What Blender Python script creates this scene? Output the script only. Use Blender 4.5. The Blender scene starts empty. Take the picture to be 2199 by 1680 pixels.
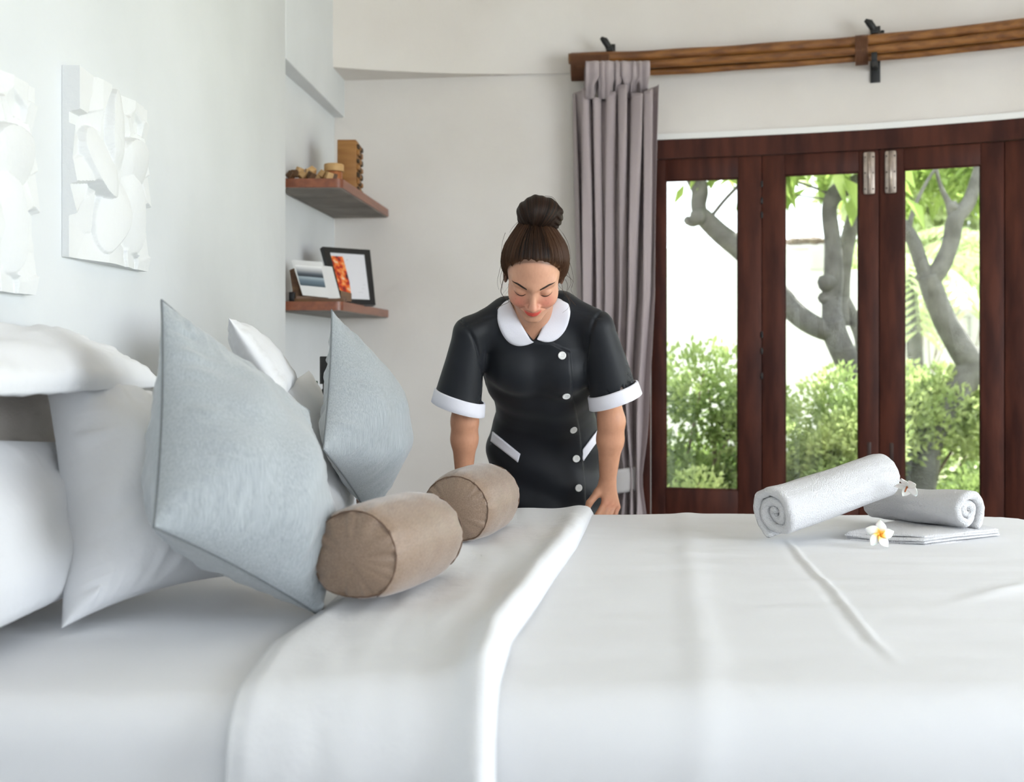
import bpy, bmesh, math, random
import numpy as np
from mathutils import Vector, Matrix, Euler, noise as mnoise
from mathutils.bvhtree import BVHTree

sc = bpy.context.scene
col = sc.collection
random.seed(7)
RNG = np.random.default_rng(7)

# ------------------------------------------------------------------ camera, world, light
F = 2400.0            # focal length in pixels of the 2199 px wide frame
CX, HY = 1099.5, 750.0
CAMZ = 1.145
BED = 0.67

def P(px, py, y):
    """Point seen at pixel (px, py) when it stands at depth y."""
    return Vector(((px - CX) * y / F, y, CAMZ - (py - HY) * y / F))

cam_d = bpy.data.cameras.new('camera')
cam = bpy.data.objects.new('camera', cam_d)
col.objects.link(cam)
cam.location = (0, 0, CAMZ)
cam.rotation_euler = (math.pi / 2, 0, 0)
cam_d.sensor_width = 36
cam_d.lens = F / 2199 * 36
cam_d.shift_y = -(840 - HY) / 2199
cam_d.clip_start = 0.05
cam_d.clip_end = 200
cam_d.dof.use_dof = True
cam_d.dof.focus_distance = 2.85
cam_d.dof.aperture_fstop = 3.4
sc.camera = cam

w = bpy.data.worlds.new('daylight_sky')
sc.world = w
w.use_nodes = True
bg = w.node_tree.nodes['Background']
bg.inputs[0].default_value = (0.93, 0.97, 1.0, 1)
bg.inputs[1].default_value = 3.2

def sun(rot, strength, colr, angle=2):
    d = bpy.data.lights.new('sun', 'SUN')
    d.energy = strength; d.color = colr; d.angle = math.radians(angle)
    o = bpy.data.objects.new('sun', d); col.objects.link(o)
    o.rotation_euler = [math.radians(a) for a in rot]
    return o
sun((-28, 34, 0), 20.0, (1.0, 0.96, 0.88))

def area(name, loc, target, sx, sy, power, colr):
    d = bpy.data.lights.new(name, 'AREA')
    d.shape = 'RECTANGLE'; d.size = sx; d.size_y = sy; d.energy = power; d.color = colr
    o = bpy.data.objects.new(name, d); col.objects.link(o)
    o.location = loc
    o.rotation_euler = (Vector(target) - Vector(loc)).to_track_quat('-Z', 'Y').to_euler()
    return o
# daylight entering by the wide opening at the foot of the bed, plus an added fill lamp behind the photographer
area('window_daylight', (3.45, .85, 1.55), (-.4, 3.0, .8), 2.4, 1.9, 134, (0.85, 0.925, 1.0))
area('added_rear_fill', (-.1, -1.4, 1.55), (-.5, 2.4, .8), 2.0, 1.5, 25, (0.84, 0.925, 1.0))

sc.view_settings.view_transform = 'Standard'
sc.view_settings.look = 'None'
sc.view_settings.gamma = 1
sc.view_settings.exposure = -0.07
sc.view_settings.use_curve_mapping = False
sc.cycles.use_denoising = True
sc.cycles.max_bounces = 6
sc.cycles.diffuse_bounces = 4
sc.cycles.glossy_bounces = 2
sc.cycles.transparent_max_bounces = 6
sc.cycles.transmission_bounces = 2
sc.cycles.use_adaptive_sampling = True
sc.cycles.adaptive_threshold = 0.10
sc.cycles.adaptive_min_samples = 14
sc.cycles.sample_clamp_indirect = 6

# ------------------------------------------------------------------ helpers
def tag(o, label=None, cat=None, group=None, kind=None):
    if label: o['label'] = label
    if cat: o['category'] = cat
    if group: o['group'] = group
    if kind: o['kind'] = kind
    return o

def empty(name, loc, label=None, cat=None, group=None, kind=None):
    o = bpy.data.objects.new(name, None)
    o.empty_display_size = 0.05
    col.objects.link(o); o.location = loc
    return tag(o, label, cat, group, kind)

def put(o, parent):
    if parent is not None:
        o.parent = parent
        m = Matrix.Translation(parent.location)
        o.matrix_parent_inverse = m.inverted() if parent.type == 'EMPTY' else parent.matrix_basis.inverted()
        # sub-parts of an empty's part: everything is modelled in world space
    return o

def mesh(name, verts, faces, mat=None, parent=None, smooth=False, uvs=None):
    me = bpy.data.meshes.new(name)
    me.from_pydata([tuple(v) for v in verts], [], [tuple(f) for f in faces])
    me.update()
    if smooth:
        me.polygons.foreach_set('use_smooth', [True] * len(me.polygons))
    if mat is not None:
        for m in (mat if isinstance(mat, (list, tuple)) else [mat]):
            me.materials.append(m)
    o = bpy.data.objects.new(name, me)
    col.objects.link(o)
    if parent is not None:
        o.parent = parent
        chain = Vector((0, 0, 0)); q = parent
        while q is not None:
            chain = chain + q.location; q = q.parent
        o.location = -chain
    return o

def from_bm(name, bm, mat=None, parent=None, smooth=False):
    me = bpy.data.meshes.new(name)
    bm.normal_update(); bm.to_mesh(me); bm.free()
    if smooth:
        me.polygons.foreach_set('use_smooth', [True] * len(me.polygons))
    if mat is not None:
        for m in (mat if isinstance(mat, (list, tuple)) else [mat]):
            me.materials.append(m)
    o = bpy.data.objects.new(name, me)
    col.objects.link(o)
    if parent is not None:
        o.parent = parent
        chain = Vector((0, 0, 0)); q = parent
        while q is not None:
            chain = chain + q.location; q = q.parent
        o.location = -chain
    return o

def weighted(o, angle=40):
    """smooth shading with sharp edges kept"""
    me = o.data
    me.polygons.foreach_set('use_smooth', [True] * len(me.polygons))
    me.set_sharp_from_angle(angle=math.radians(angle))
    return o

def bm_box(bm, lo, hi, mat=None, M=None, bevel=0.0):
    """axis box lo..hi, transformed by M"""
    vs = []
    r = bmesh.ops.create_cube(bm, size=1)
    for v in r['verts']:
        v.co = Vector((lo[0] + (v.co.x + .5) * (hi[0] - lo[0]), lo[1] + (v.co.y + .5) * (hi[1] - lo[1]), lo[2] + (v.co.z + .5) * (hi[2] - lo[2])))
    vs = r['verts']
    if bevel > 0:
        es = list({e for v in vs for e in v.link_edges})
        rr = bmesh.ops.bevel(bm, geom=es, offset=bevel, segments=2, affect='EDGES', profile=.5)
        vs = [v for v in bm.verts if v.is_valid and (v in set(rr['verts']) or v in set(vs))]
    if M is not None:
        for v in vs:
            v.co = M @ v.co
    return vs

def box(name, lo, hi, mat, parent=None, M=None, bevel=0.003):
    bm = bmesh.new()
    bm_box(bm, lo, hi, bevel=0)
    if bevel > 0:
        bmesh.ops.bevel(bm, geom=bm.edges[:], offset=bevel, segments=2, affect='EDGES', profile=.5)
    if M is not None:
        for v in bm.verts: v.co = M @ v.co
    o = from_bm(name, bm, mat, parent)
    return weighted(o, 35)

def frame_M(origin, xdir, zdir=(0, 0, 1)):
    x = Vector(xdir).normalized(); z = Vector(zdir).normalized()
    y = z.cross(x).normalized(); z = x.cross(y).normalized()
    M = Matrix((x, y, z)).transposed().to_4x4()
    M.translation = Vector(origin)
    return M

def tube(pts, radii, n=10, cap=True, twist=0, closed=False):
    """loft circles along a polyline; returns verts, faces"""
    pts = [Vector(p) for p in pts]
    if not hasattr(radii, '__len__'): radii = [radii] * len(pts)
    vs, fs = [], []
    up = None
    for i, p in enumerate(pts):
        if closed:
            d = pts[(i + 1) % len(pts)] - pts[i - 1]
        else:
            d = (pts[min(i + 1, len(pts) - 1)] - pts[max(i - 1, 0)])
        d.normalize()
        if up is None:
            up = Vector((0, 0, 1)) if abs(d.z) < .9 else Vector((0, 1, 0))
        a = d.cross(up).normalized(); b = a.cross(d).normalized(); up = b
        for k in range(n):
            t = 2 * math.pi * k / n
            vs.append(p + (a * math.cos(t) + b * math.sin(t)) * radii[i])
    m = len(pts)
    for i in range(m if closed else m - 1):
        for k in range(n):
            j = (i + 1) % m
            fs.append((i * n + k, i * n + (k + 1) % n, j * n + (k + 1) % n, j * n + k))
    if cap and not closed:
        fs.append(tuple(reversed(range(n)))); fs.append(tuple(range((m - 1) * n, m * n)))
    return vs, fs

def spline(pts, n):
    """Catmull-Rom through pts (any dimension), n samples per span"""
    p = [np.array(q, float) for q in pts]
    p = [2 * p[0] - p[1]] + p + [2 * p[-1] - p[-2]]
    out = []
    for i in range(1, len(p) - 2):
        for k in range(n):
            t = k / n
            out.append(.5 * ((2 * p[i]) + (-p[i - 1] + p[i + 1]) * t + (2 * p[i - 1] - 5 * p[i] + 4 * p[i + 1] - p[i + 2]) * t * t + (-p[i - 1] + 3 * p[i] - 3 * p[i + 1] + p[i + 2]) * t ** 3))
    out.append(p[-2])
    return out

class MB:
    """collects loose pieces of ONE part"""
    def __init__(s): s.v = []; s.f = []
    def add(s, vf):
        o = len(s.v); s.v += [Vector(v) for v in vf[0]]; s.f += [tuple(i + o for i in f) for f in vf[1]]
        return s
    def build(s, name, mat, parent=None, smooth=True):
        return mesh(name, s.v, s.f, mat, parent, smooth)

def grid_faces(nu, nv, off=0, wrap=False):
    fs = []
    for j in range(nv - 1):
        for i in range(nu if wrap else nu - 1):
            a = j * nu + i; b = j * nu + (i + 1) % nu
            fs.append((off + a, off + b, off + b + nu, off + a + nu))
    return fs

def subsurf(o, n=1):
    m = o.modifiers.new('subdivision', 'SUBSURF'); m.levels = n; m.render_levels = n
    return o

def solid(o, t, off=-1):
    m = o.modifiers.new('thickness', 'SOLIDIFY'); m.thickness = t; m.offset = off
    return o

# ------------------------------------------------------------------ materials
def mat(name, base, rough=.6, var=None, scale=8, bump=0, bscale=40, stretch=(1, 1, 1), spec=.5, sheen=0, sss=0, metal=0, coat=0, detail=4, var_contrast=(.35, .65), trans=0):
    m = bpy.data.materials.new(name); m.use_nodes = True
    nt = m.node_tree; b = nt.nodes['Principled BSDF']
    b.inputs['Base Color'].default_value = (*base, 1)
    b.inputs['Roughness'].default_value = rough
    b.inputs['Specular IOR Level'].default_value = spec
    b.inputs['Metallic'].default_value = metal
    if sheen:
        b.inputs['Sheen Weight'].default_value = sheen
        b.inputs['Sheen Roughness'].default_value = .5
    if coat:
        b.inputs['Coat Weight'].default_value = coat
        b.inputs['Coat Roughness'].default_value = .15
    if sss:
        b.inputs['Subsurface Weight'].default_value = sss
        b.inputs['Subsurface Radius'].default_value = (.9, .4, .25)
        b.inputs['Subsurface Scale'].default_value = .008
    if var or bump:
        tc = nt.nodes.new('ShaderNodeTexCoord'); mp = nt.nodes.new('ShaderNodeMapping')
        mp.inputs['Scale'].default_value = stretch
        nt.links.new(tc.outputs['Object'], mp.inputs['Vector'])
    if var:
        n = nt.nodes.new('ShaderNodeTexNoise'); n.inputs['Scale'].default_value = scale; n.inputs['Detail'].default_value = detail
        r = nt.nodes.new('ShaderNodeValToRGB')
        r.color_ramp.elements[0].position = var_contrast[0]; r.color_ramp.elements[1].position = var_contrast[1]
        r.color_ramp.elements[0].color = (*var, 1); r.color_ramp.elements[1].color = (*base, 1)
        nt.links.new(mp.outputs[0], n.inputs['Vector']); nt.links.new(n.outputs['Fac'], r.inputs[0])
        nt.links.new(r.outputs[0], b.inputs['Base Color'])
    if bump:
        n2 = nt.nodes.new('ShaderNodeTexNoise'); n2.inputs['Scale'].default_value = bscale; n2.inputs['Detail'].default_value = 5
        bp = nt.nodes.new('ShaderNodeBump'); bp.inputs['Strength'].default_value = 1.0; bp.inputs['Distance'].default_value = bump
        nt.links.new(mp.outputs[0], n2.inputs['Vector']); nt.links.new(n2.outputs['Fac'], bp.inputs['Height'])
        nt.links.new(bp.outputs[0], b.inputs['Normal'])
    if trans:
        b.inputs['Transmission Weight'].default_value = trans
    return m

def glass_mat():
    m = bpy.data.materials.new('window_glass'); m.use_nodes = True
    nt = m.node_tree; nt.nodes.remove(nt.nodes['Principled BSDF'])
    out = nt.nodes['Material Output']
    tr = nt.nodes.new('ShaderNodeBsdfTransparent'); tr.inputs[0].default_value = (.96, .98, .97, 1)
    gl = nt.nodes.new('ShaderNodeBsdfGlossy'); gl.inputs['Roughness'].default_value = .02
    fr = nt.nodes.new('ShaderNodeFresnel'); fr.inputs[0].default_value = 1.3
    mx = nt.nodes.new('ShaderNodeMixShader')
    nt.links.new(fr.outputs[0], mx.inputs[0]); nt.links.new(tr.outputs[0], mx.inputs[1]); nt.links.new(gl.outputs[0], mx.inputs[2])
    nt.links.new(mx.outputs[0], out.inputs[0])
    return m

M_PLASTER_WARM_LIGHT = mat('plaster_warm_light_tint', (.80, .768, .735), .85, var=(.745, .705, .665), scale=1.6, bump=.006, bscale=5, spec=.2)  # white plaster with the warm cast of light put into its colour
M_PLASTER_COOL_LIGHT = mat('plaster_cool_light_tint', (.75, .775, .795), .85, var=(.70, .725, .74), scale=1.6, bump=.006, bscale=5, spec=.2)  # same white plaster, cool daylight cast put into its colour
M_PLASTER_T = mat('white_plaster_trim', (.86, .86, .85), .8, bump=.002, bscale=20, spec=.2)
M_CEIL = mat('thatch_ceiling', (.74, .68, .60), .9, var=(.64, .57, .49), scale=6, stretch=(1, 1, 6), bump=.01, bscale=20)
M_REAR_DARK = mat('bounce_cutting_dark_wall', (.20, .18, .165), .7, var=(.14, .125, .115), scale=3, stretch=(8, 8, 1))  # unseen rear walls, darkened so that they bounce less light
M_FLOOR = mat('timber_floor', (.20, .185, .175), .5, var=(.14, .125, .12), scale=3, stretch=(1, 12, 1))
M_STONE = mat('carved_white_stone', (.77, .785, .79), .8, bump=.0015, bscale=60, spec=.2)
M_REDWOOD = mat('dark_red_hardwood', (.085, .024, .014), .5, var=(.038, .010, .007), scale=3.0, stretch=(6, 6, 1), bump=.0008, bscale=40, spec=.22)
M_SHELFWOOD = mat('shelf_wood', (.27, .088, .038), .35, var=(.19, .055, .025), scale=5, stretch=(8, 1, 8), bump=.0006, bscale=30, coat=.15)
M_SHELFUNDER = mat('shelf_underside', (.28, .25, .22), .75, var=(.18, .165, .15), scale=6)
M_BAMBOO = mat('bamboo', (.30, .125, .03), .38, var=(.145, .05, .012), scale=2.2, stretch=(1.5, 14, 14), bump=.002, bscale=18, coat=.25)
M_RATTAN = mat('rattan_binding', (.13, .05, .02), .6, bump=.003, bscale=120)
M_IRON = mat('black_iron', (.012, .013, .014), .5, bump=.002, bscale=60)
M_STEEL = mat('pale_hinge_metal', (.55, .47, .41), .4, metal=.6, var=(.38, .32, .28), scale=25)
M_DARKPULL = mat('dark_pull', (.035, .014, .010), .5)
M_GLASS = glass_mat()
M_LINEN = mat('white_linen', (.735, .745, .765), .8, bump=.0045, bscale=14, sheen=.1, spec=.2)
M_SHEET = mat('white_sheet', (.725, .735, .755), .75, bump=.0022, bscale=12, stretch=(.6, 1.6, 1), sheen=.1, spec=.25)
M_TERRY = mat('white_terry', (.70, .70, .715), .95, bump=.005, bscale=330, sheen=.12, spec=.1)
M_BEIGE = mat('beige_satin', (.50, .455, .41), .55, var=(.44, .40, .355), scale=10, bump=.0008, bscale=240, sheen=.2)
M_GREYC = mat('grey_slub_fabric', (.42, .455, .475), .7, var=(.285, .315, .335), scale=330, stretch=(1, 1, .045), bump=.0008, bscale=420, sheen=.4, spec=.2, var_contrast=(.25, .75))
M_TAUPE = mat('taupe_satin', (.285, .195, .135), .40, var=(.20, .132, .088), scale=330, stretch=(1, .05, 1), bump=.0006, bscale=360, sheen=.35, var_contrast=(.3, .7))
M_SEAM_G = mat('grey_seam', (.17, .185, .195), .8)
M_SEAM_T = mat('brown_seam', (.15, .09, .06), .8)
M_CURTAIN = mat('mauve_curtain', (.40, .34, .35), .75, bump=.0008, bscale=200, sheen=.3, spec=.25)
M_CURTAIN_L = mat('pale_tieback', (.45, .43, .43), .75, bump=.0008, bscale=200)

# ------------------------------------------------------------------ room
# plan of the round room, walked from the niche corner, past the doors and round behind the photographer
PLAN = [(-1.02, 5.77), (-.55, 5.72), (.11, 5.63), (.70, 5.54), (1.21, 5.42), (1.65, 5.29), (2.0, 5.15), (2.32, 4.99),
        (2.75, 4.70), (3.2, 4.25), (3.55, 3.7), (3.75, 3.05), (3.82, 2.4), (3.75, 1.6), (3.5, .8), (3.1, .05), (2.4, -.75), (1.5, -1.35), (.5, -1.6), (-.5, -1.5), (-1.12, -1.25)]
CURVE = [np.array(p) for p in spline(PLAN, 12)]
CUM = [0]
for a, b in zip(CURVE[:-1], CURVE[1:]): CUM.append(CUM[-1] + float(np.hypot(*(b - a))))

def cv(s):
    """point and inward normal at arc length s"""
    s = min(max(s, 0), CUM[-1] - 1e-6)
    i = int(np.searchsorted(CUM, s, side='right')) - 1
    t = (s - CUM[i]) / (CUM[i + 1] - CUM[i])
    p = CURVE[i] * (1 - t) + CURVE[i + 1] * t
    d = CURVE[i + 1] - CURVE[i]; d = d / np.hypot(*d)
    return p, np.array((d[1], -d[0]))      # walking +x along the back wall: inward is -y

def s_at_px(px):
    k = (px - CX) / F
    best = min(range(len(CURVE) // 2), key=lambda i: abs(CURVE[i][0] - k * CURVE[i][1]) if CURVE[i][1] > 3.9 else 9)
    lo, hi = CUM[max(best - 2, 0)], CUM[best + 2]
    for _ in range(50):
        m = (lo + hi) / 2; p, n = cv(m)
        if p[0] - k * p[1] < 0: lo = m
        else: hi = m
    return lo

def s_at_idx(i): return CUM[i * 12]

def wall_strip(name, s0, s1, z0, z1, thick=.22, step=.07, m=None, inner=0.0):
    n = max(2, int((s1 - s0) / step) + 1)
    vs, fs = [], []
    for i in range(n):
        p, nn = cv(s0 + (s1 - s0) * i / (n - 1))
        pi = p + nn * inner; po = p - nn * thick
        vs += [(pi[0], pi[1], z0), (pi[0], pi[1], z1), (po[0], po[1], z1), (po[0], po[1], z0)]
    for i in range(n - 1):
        a = 4 * i
        for k in range(4):
            fs.append((a + k, a + (k + 1) % 4, a + 4 + (k + 1) % 4, a + 4 + k))
    fs.append((0, 3, 2, 1)); e = 4 * (n - 1); fs.append((e, e + 1, e + 2, e + 3))
    o = mesh(name, vs, fs, m or M_PLASTER_WARM_LIGHT)
    weighted(o, 30)
    return o

TOPZ = 3.25
DOOR_TOP = 2.167
S_DOOR = s_at_px(1398)
S_END = CUM[-1]
S_OPEN0 = s_at_idx(9)        # glazed leaves stop here, the opening beyond stands open
S_OPEN1 = s_at_idx(15)
tag(wall_strip('wall_back', 0, S_DOOR, 0, TOPZ), kind='structure', label='curved white plaster wall behind the bed', cat='wall')
tag(wall_strip('wall_over_doors', S_DOOR, S_OPEN1, DOOR_TOP + .028, TOPZ), kind='structure', label='curved white plaster wall above the folding doors', cat='wall')
tag(wall_strip('wall_rear', S_OPEN1, s_at_idx(16), 0, TOPZ, m=M_REAR_DARK), kind='structure', label='plaster wall at the foot side of the room', cat='wall')
# wall behind the photographer, with an unseen opening added for front fill
sA, sB = s_at_idx(16), s_at_idx(18)
tag(wall_strip('wall_rear_lower', sA, sB, 0, .9, m=M_REAR_DARK), kind='structure', label='plaster wall below the added rear opening', cat='wall')
tag(wall_strip('wall_rear_upper', sA, sB, 2.3, TOPZ, m=M_REAR_DARK), kind='structure', label='plaster wall above the added rear opening', cat='wall')
tag(wall_strip('wall_rear_side', sB, S_END, 0, TOPZ, m=M_REAR_DARK), kind='structure', label='plaster wall behind the photographer', cat='wall')
# thin plaster lip over the door frame
tag(wall_strip('trim_1', S_DOOR - .02, S_OPEN1, DOOR_TOP + .012, DOOR_TOP + .04, thick=.1, m=M_PLASTER_T, inner=.02), kind='structure', label='white plaster lip above the door frame', cat='trim')

# head wall on the left
def wall_x(y): return -1.06 + .0283 * y
YC = 4.6
def slab(name, pts, z0, z1, m, **k):
    n = len(pts)
    vs = [(p[0], p[1], z0) for p in pts] + [(p[0], p[1], z1) for p in pts]
    fs = [tuple(reversed(range(n))), tuple(range(n, 2 * n))] + [(i, (i + 1) % n, n + (i + 1) % n, n + i) for i in range(n)]
    bm = bmesh.new()
    bv = [bm.verts.new(v) for v in vs]
    for f in fs: bm.faces.new([bv[i] for i in f])
    bmesh.ops.recalc_face_normals(bm, faces=bm.faces)
    if k.get('bevel'):
        bmesh.ops.bevel(bm, geom=bm.edges[:], offset=k['bevel'], segments=3, affect='EDGES', profile=.5)
    o = from_bm(name, bm, m)
    weighted(o, 35)
    return tag(o, kind='structure')

tag(slab('wall_left', [(wall_x(-1.3), -1.3), (wall_x(YC), YC), (wall_x(YC) - .3, YC), (wall_x(-1.3) - .3, -1.3)], 0, TOPZ, M_PLASTER_COOL_LIGHT, bevel=.012), 'white plaster wall at the head of the bed', 'wall')
# the recess past the head wall: its wall stands a little further back
tag(slab('wall_niche', [(-1.005, YC - .05), (-.912, 5.80), (-1.3, 5.80), (-1.3, YC - .05)], 0, TOPZ, M_PLASTER_COOL_LIGHT), 'recessed white plaster wall carrying the shelves', 'wall')
HDR_Z = 2.338
tag(slab('wall_niche_header', [(wall_x(YC) + .002, YC - .01), (-.862, 5.76), (-1.1, 5.80), (-1.1, YC - .01)], HDR_Z, TOPZ, M_PLASTER_COOL_LIGHT, bevel=.006), 'white plaster header over the shelf recess', 'wall')
SOF_Z = 2.528
hx = np.linspace(-.95, .52, 50)
wy = [float(np.interp(x, [c[0] for c in CURVE[:60]], [c[1] for c in CURVE[:60]])) for x in hx]
front_ = [(x, y - .27 * max(0, 1 - (x + .86) / 1.34) ** 2.1 + .003 * max(0, (x + .86) / 1.34) ** 4) for x, y in zip(hx, wy)]
o = slab('wall_back_header', front_ + [(.52, wy[-1] + .1), (-.95, wy[0] + .1)], SOF_Z, TOPZ, M_PLASTER_WARM_LIGHT)
weighted(o, 30)
tag(o, 'white plaster ledge tapering along the curved back wall', 'wall')
# floor and ceiling
o = mesh('floor', [(-1.5, -2, 0), (4.1, -2, 0), (4.1, 6.1, 0), (-1.5, 6.1, 0), (-1.5, -2, -.1), (4.1, -2, -.1), (4.1, 6.1, -.1), (-1.5, 6.1, -.1)], [(0, 1, 2, 3), (7, 6, 5, 4), (0, 4, 5, 1), (1, 5, 6, 2), (2, 6, 7, 3), (3, 7, 4, 0)], M_FLOOR)
tag(o, 'brown timber floor of the room', 'floor', kind='structure')
apex = (1.3, 2.2, 4.6)
ring = [cv(S_END * i / 60)[0] for i in range(61)]
cen = np.array((1.3, 2.2))
ring = [cen + (p - cen) * 1.06 for p in ring]
vs = [(p[0], p[1], TOPZ - .04) for p in ring] + [apex]
fs = [(i, (i + 1) % 61, 61) for i in range(61)]
o = mesh('ceiling', vs, fs, M_CEIL); solid(o, .12, 1)
tag(o, 'conical thatch-coloured ceiling of the room', 'ceiling', kind='structure')

# ------------------------------------------------------------------ folding doors
def bevel_box(lo, hi, b=.004):
    bm = bmesh.new(); bm_box(bm, lo, hi)
    bmesh.ops.bevel(bm, geom=bm.edges[:], offset=b, segments=2, affect='EDGES', profile=.5)
    return bm
def part_box(name, lo, hi, m, parent, M, b=.004):
    bm = bevel_box(lo, hi, b)
    for v in bm.verts: v.co = M @ v.co
    return weighted(from_bm(name, bm, m, parent), 35)

# frame head (curved) above the leaves
LEAF_TOP = 2.084
trim = wall_strip('trim_2', S_DOOR - .01, S_OPEN0, LEAF_TOP + .002, DOOR_TOP + .014, thick=.10, m=M_REDWOOD, inner=.012)
tag(trim, 'dark red wooden head of the folding door frame', 'door frame', kind='structure')
p, nn = cv(S_DOOR)
d = np.array((-nn[1], nn[0]))
Mj = frame_M((p[0], p[1], 0), (d[0], d[1], 0))
jb = part_box('trim_3', (-.05, -.012, 0), (-.002, .10, LEAF_TOP + .006), M_REDWOOD, None, Mj)
tag(jb, 'dark red wooden jamb beside the curtain', 'door frame', kind='structure')

edges_px = [1398, 1636, 1888, 2157]
S_E = [s_at_px(e) for e in edges_px]
S_E.append(S_E[-1] + (S_E[-1] - S_E[-2]))
S_E.append(S_OPEN0)
panes = [(1429, 1585), (1685, 1844), (1941, 2106), None, None]
pane_z = [(1.98, .455), (1.985, .455), (1.985, .46), (1.985, .46), (1.985, .46)]
dlabels = ['dark red glazed folding door leaf beside the curtain', 'dark red glazed folding door leaf with one pale hinge, left of centre joint',
           'dark red glazed folding door leaf right of the centre joint', 'dark red folding door leaf at the right edge of the picture', 'dark red folding door leaf outside the picture']
for i in range(5):
    a, _ = cv(S_E[i]); b, _ = cv(S_E[i + 1])
    dv = b - a; L = float(np.hypot(*dv)); dv = dv / L
    root = empty('door_%d' % (i + 1), (float(a[0]), float(a[1]), 0), dlabels[i], 'door', kind='structure')
    M = frame_M((a[0], a[1], 0), (dv[0], dv[1], 0))     # local x along leaf, y outward (away from room)
    def u_at(px):
        k = (px - CX) / F                      # a + u dv on ray x = k y
        return (k * a[1] - a[0]) / (dv[0] - k * dv[1])
    if panes[i]:
        u0, u1 = u_at(panes[i][0]), u_at(panes[i][1])
    else:
        u0, u1 = .115, L - .115
    g = .0012
    T0, T1 = 0.0, .045
    zt, zb = pane_z[i]
    part_box('stile', (g, T0, .03), (u0, T1, LEAF_TOP), M_REDWOOD, root, M)
    part_box('stile', (u1, T0, .03), (L - g, T1, LEAF_TOP), M_REDWOOD, root, M)
    part_box('rebate', (L - .012, T1 - .004, .03), (L + .012, T1 + .012, LEAF_TOP), M_REDWOOD, root, M, .001)
    part_box('top_rail', (u0, T0 + .002, zt), (u1, T1 - .002, LEAF_TOP), M_REDWOOD, root, M)
    part_box('bottom_rail', (u0, T0 + .002, .28), (u1, T1 - .002, zb), M_REDWOOD, root, M)
    part_box('bottom_panel', (u0, T0 + .012, .03), (u1, T1 - .012, .28), M_REDWOOD, root, M)
    part_box('pane', (u0 - .004, .02, zb - .004), (u1 + .004, .025, zt + .004), M_GLASS, root, M, .0005)
    # pale glazing beads round the pane
    for nm, lo, hi in (('glazing_bead', (u0, .012, zb), (u0 + .006, .02, zt)), ('glazing_bead', (u1 - .006, .012, zb), (u1, .02, zt)),
                       ('glazing_bead', (u0, .012, zb), (u1, .02, zb + .006)), ('glazing_bead', (u0, .012, zt - .006), (u1, .02, zt))):
        part_box(nm, lo, hi, M_REDWOOD, root, M, .001)
    if i in (1, 2):
        uh = (L - .045) if i == 1 else .052
        hz0, hz1 = (1.875, 2.075) if i == 1 else (1.875, 2.075)
        hd = part_box('hinge', (uh - .026, -.012, hz0), (uh + .026, 0, hz1), M_STEEL, root, M, .008)
        vs_, fs_ = tube([M @ Vector((uh, -.012, hz0 + .004)), M @ Vector((uh, -.012, hz1 - .004))], .008, 10)
        kn = mesh('knuckle', vs_, fs_, M_STEEL, hd, True)
        for q in range(3):
            for sx in (-1, 1):
                zc_ = hz0 + .025 + q * (hz1 - hz0 - .05) / 2
                vs_, fs_ = tube([M @ Vector((uh + sx * .018, -.011, zc_)), M @ Vector((uh + sx * .018, -.0145, zc_))], [.004, .003], 8)
                mesh('screw', vs_, fs_, M_IRON, hd, True)
        uf = (L - .045) if i == 1 else .055
        part_box('finger_pull', (uf - .009, -.002, .612), (uf + .009, .004, .705), M_DARKPULL, root, M, .002)
    if i == 0:
        for zz in (1.93, 1.85, 1.78, 1.2, 1.12, 1.0):
            part_box('joint_hinge', (L - .004, -.006, zz), (L + .005, .002, zz + .03), M_IRON, root, M, .001)
# ------------------------------------------------------------------ bed
def nz(x, y, z=0.0): return mnoise.noise(Vector((x, y, z)))

BX0, BX1 = -.965, 1.50
BY0, BY1 = 1.47, 3.22      # outer faces of the made bed
M_BEDWOOD = mat('bed_base_wood', (.10, .04, .025), .5, var=(.06, .025, .015), scale=4, stretch=(1, 10, 10))

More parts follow.
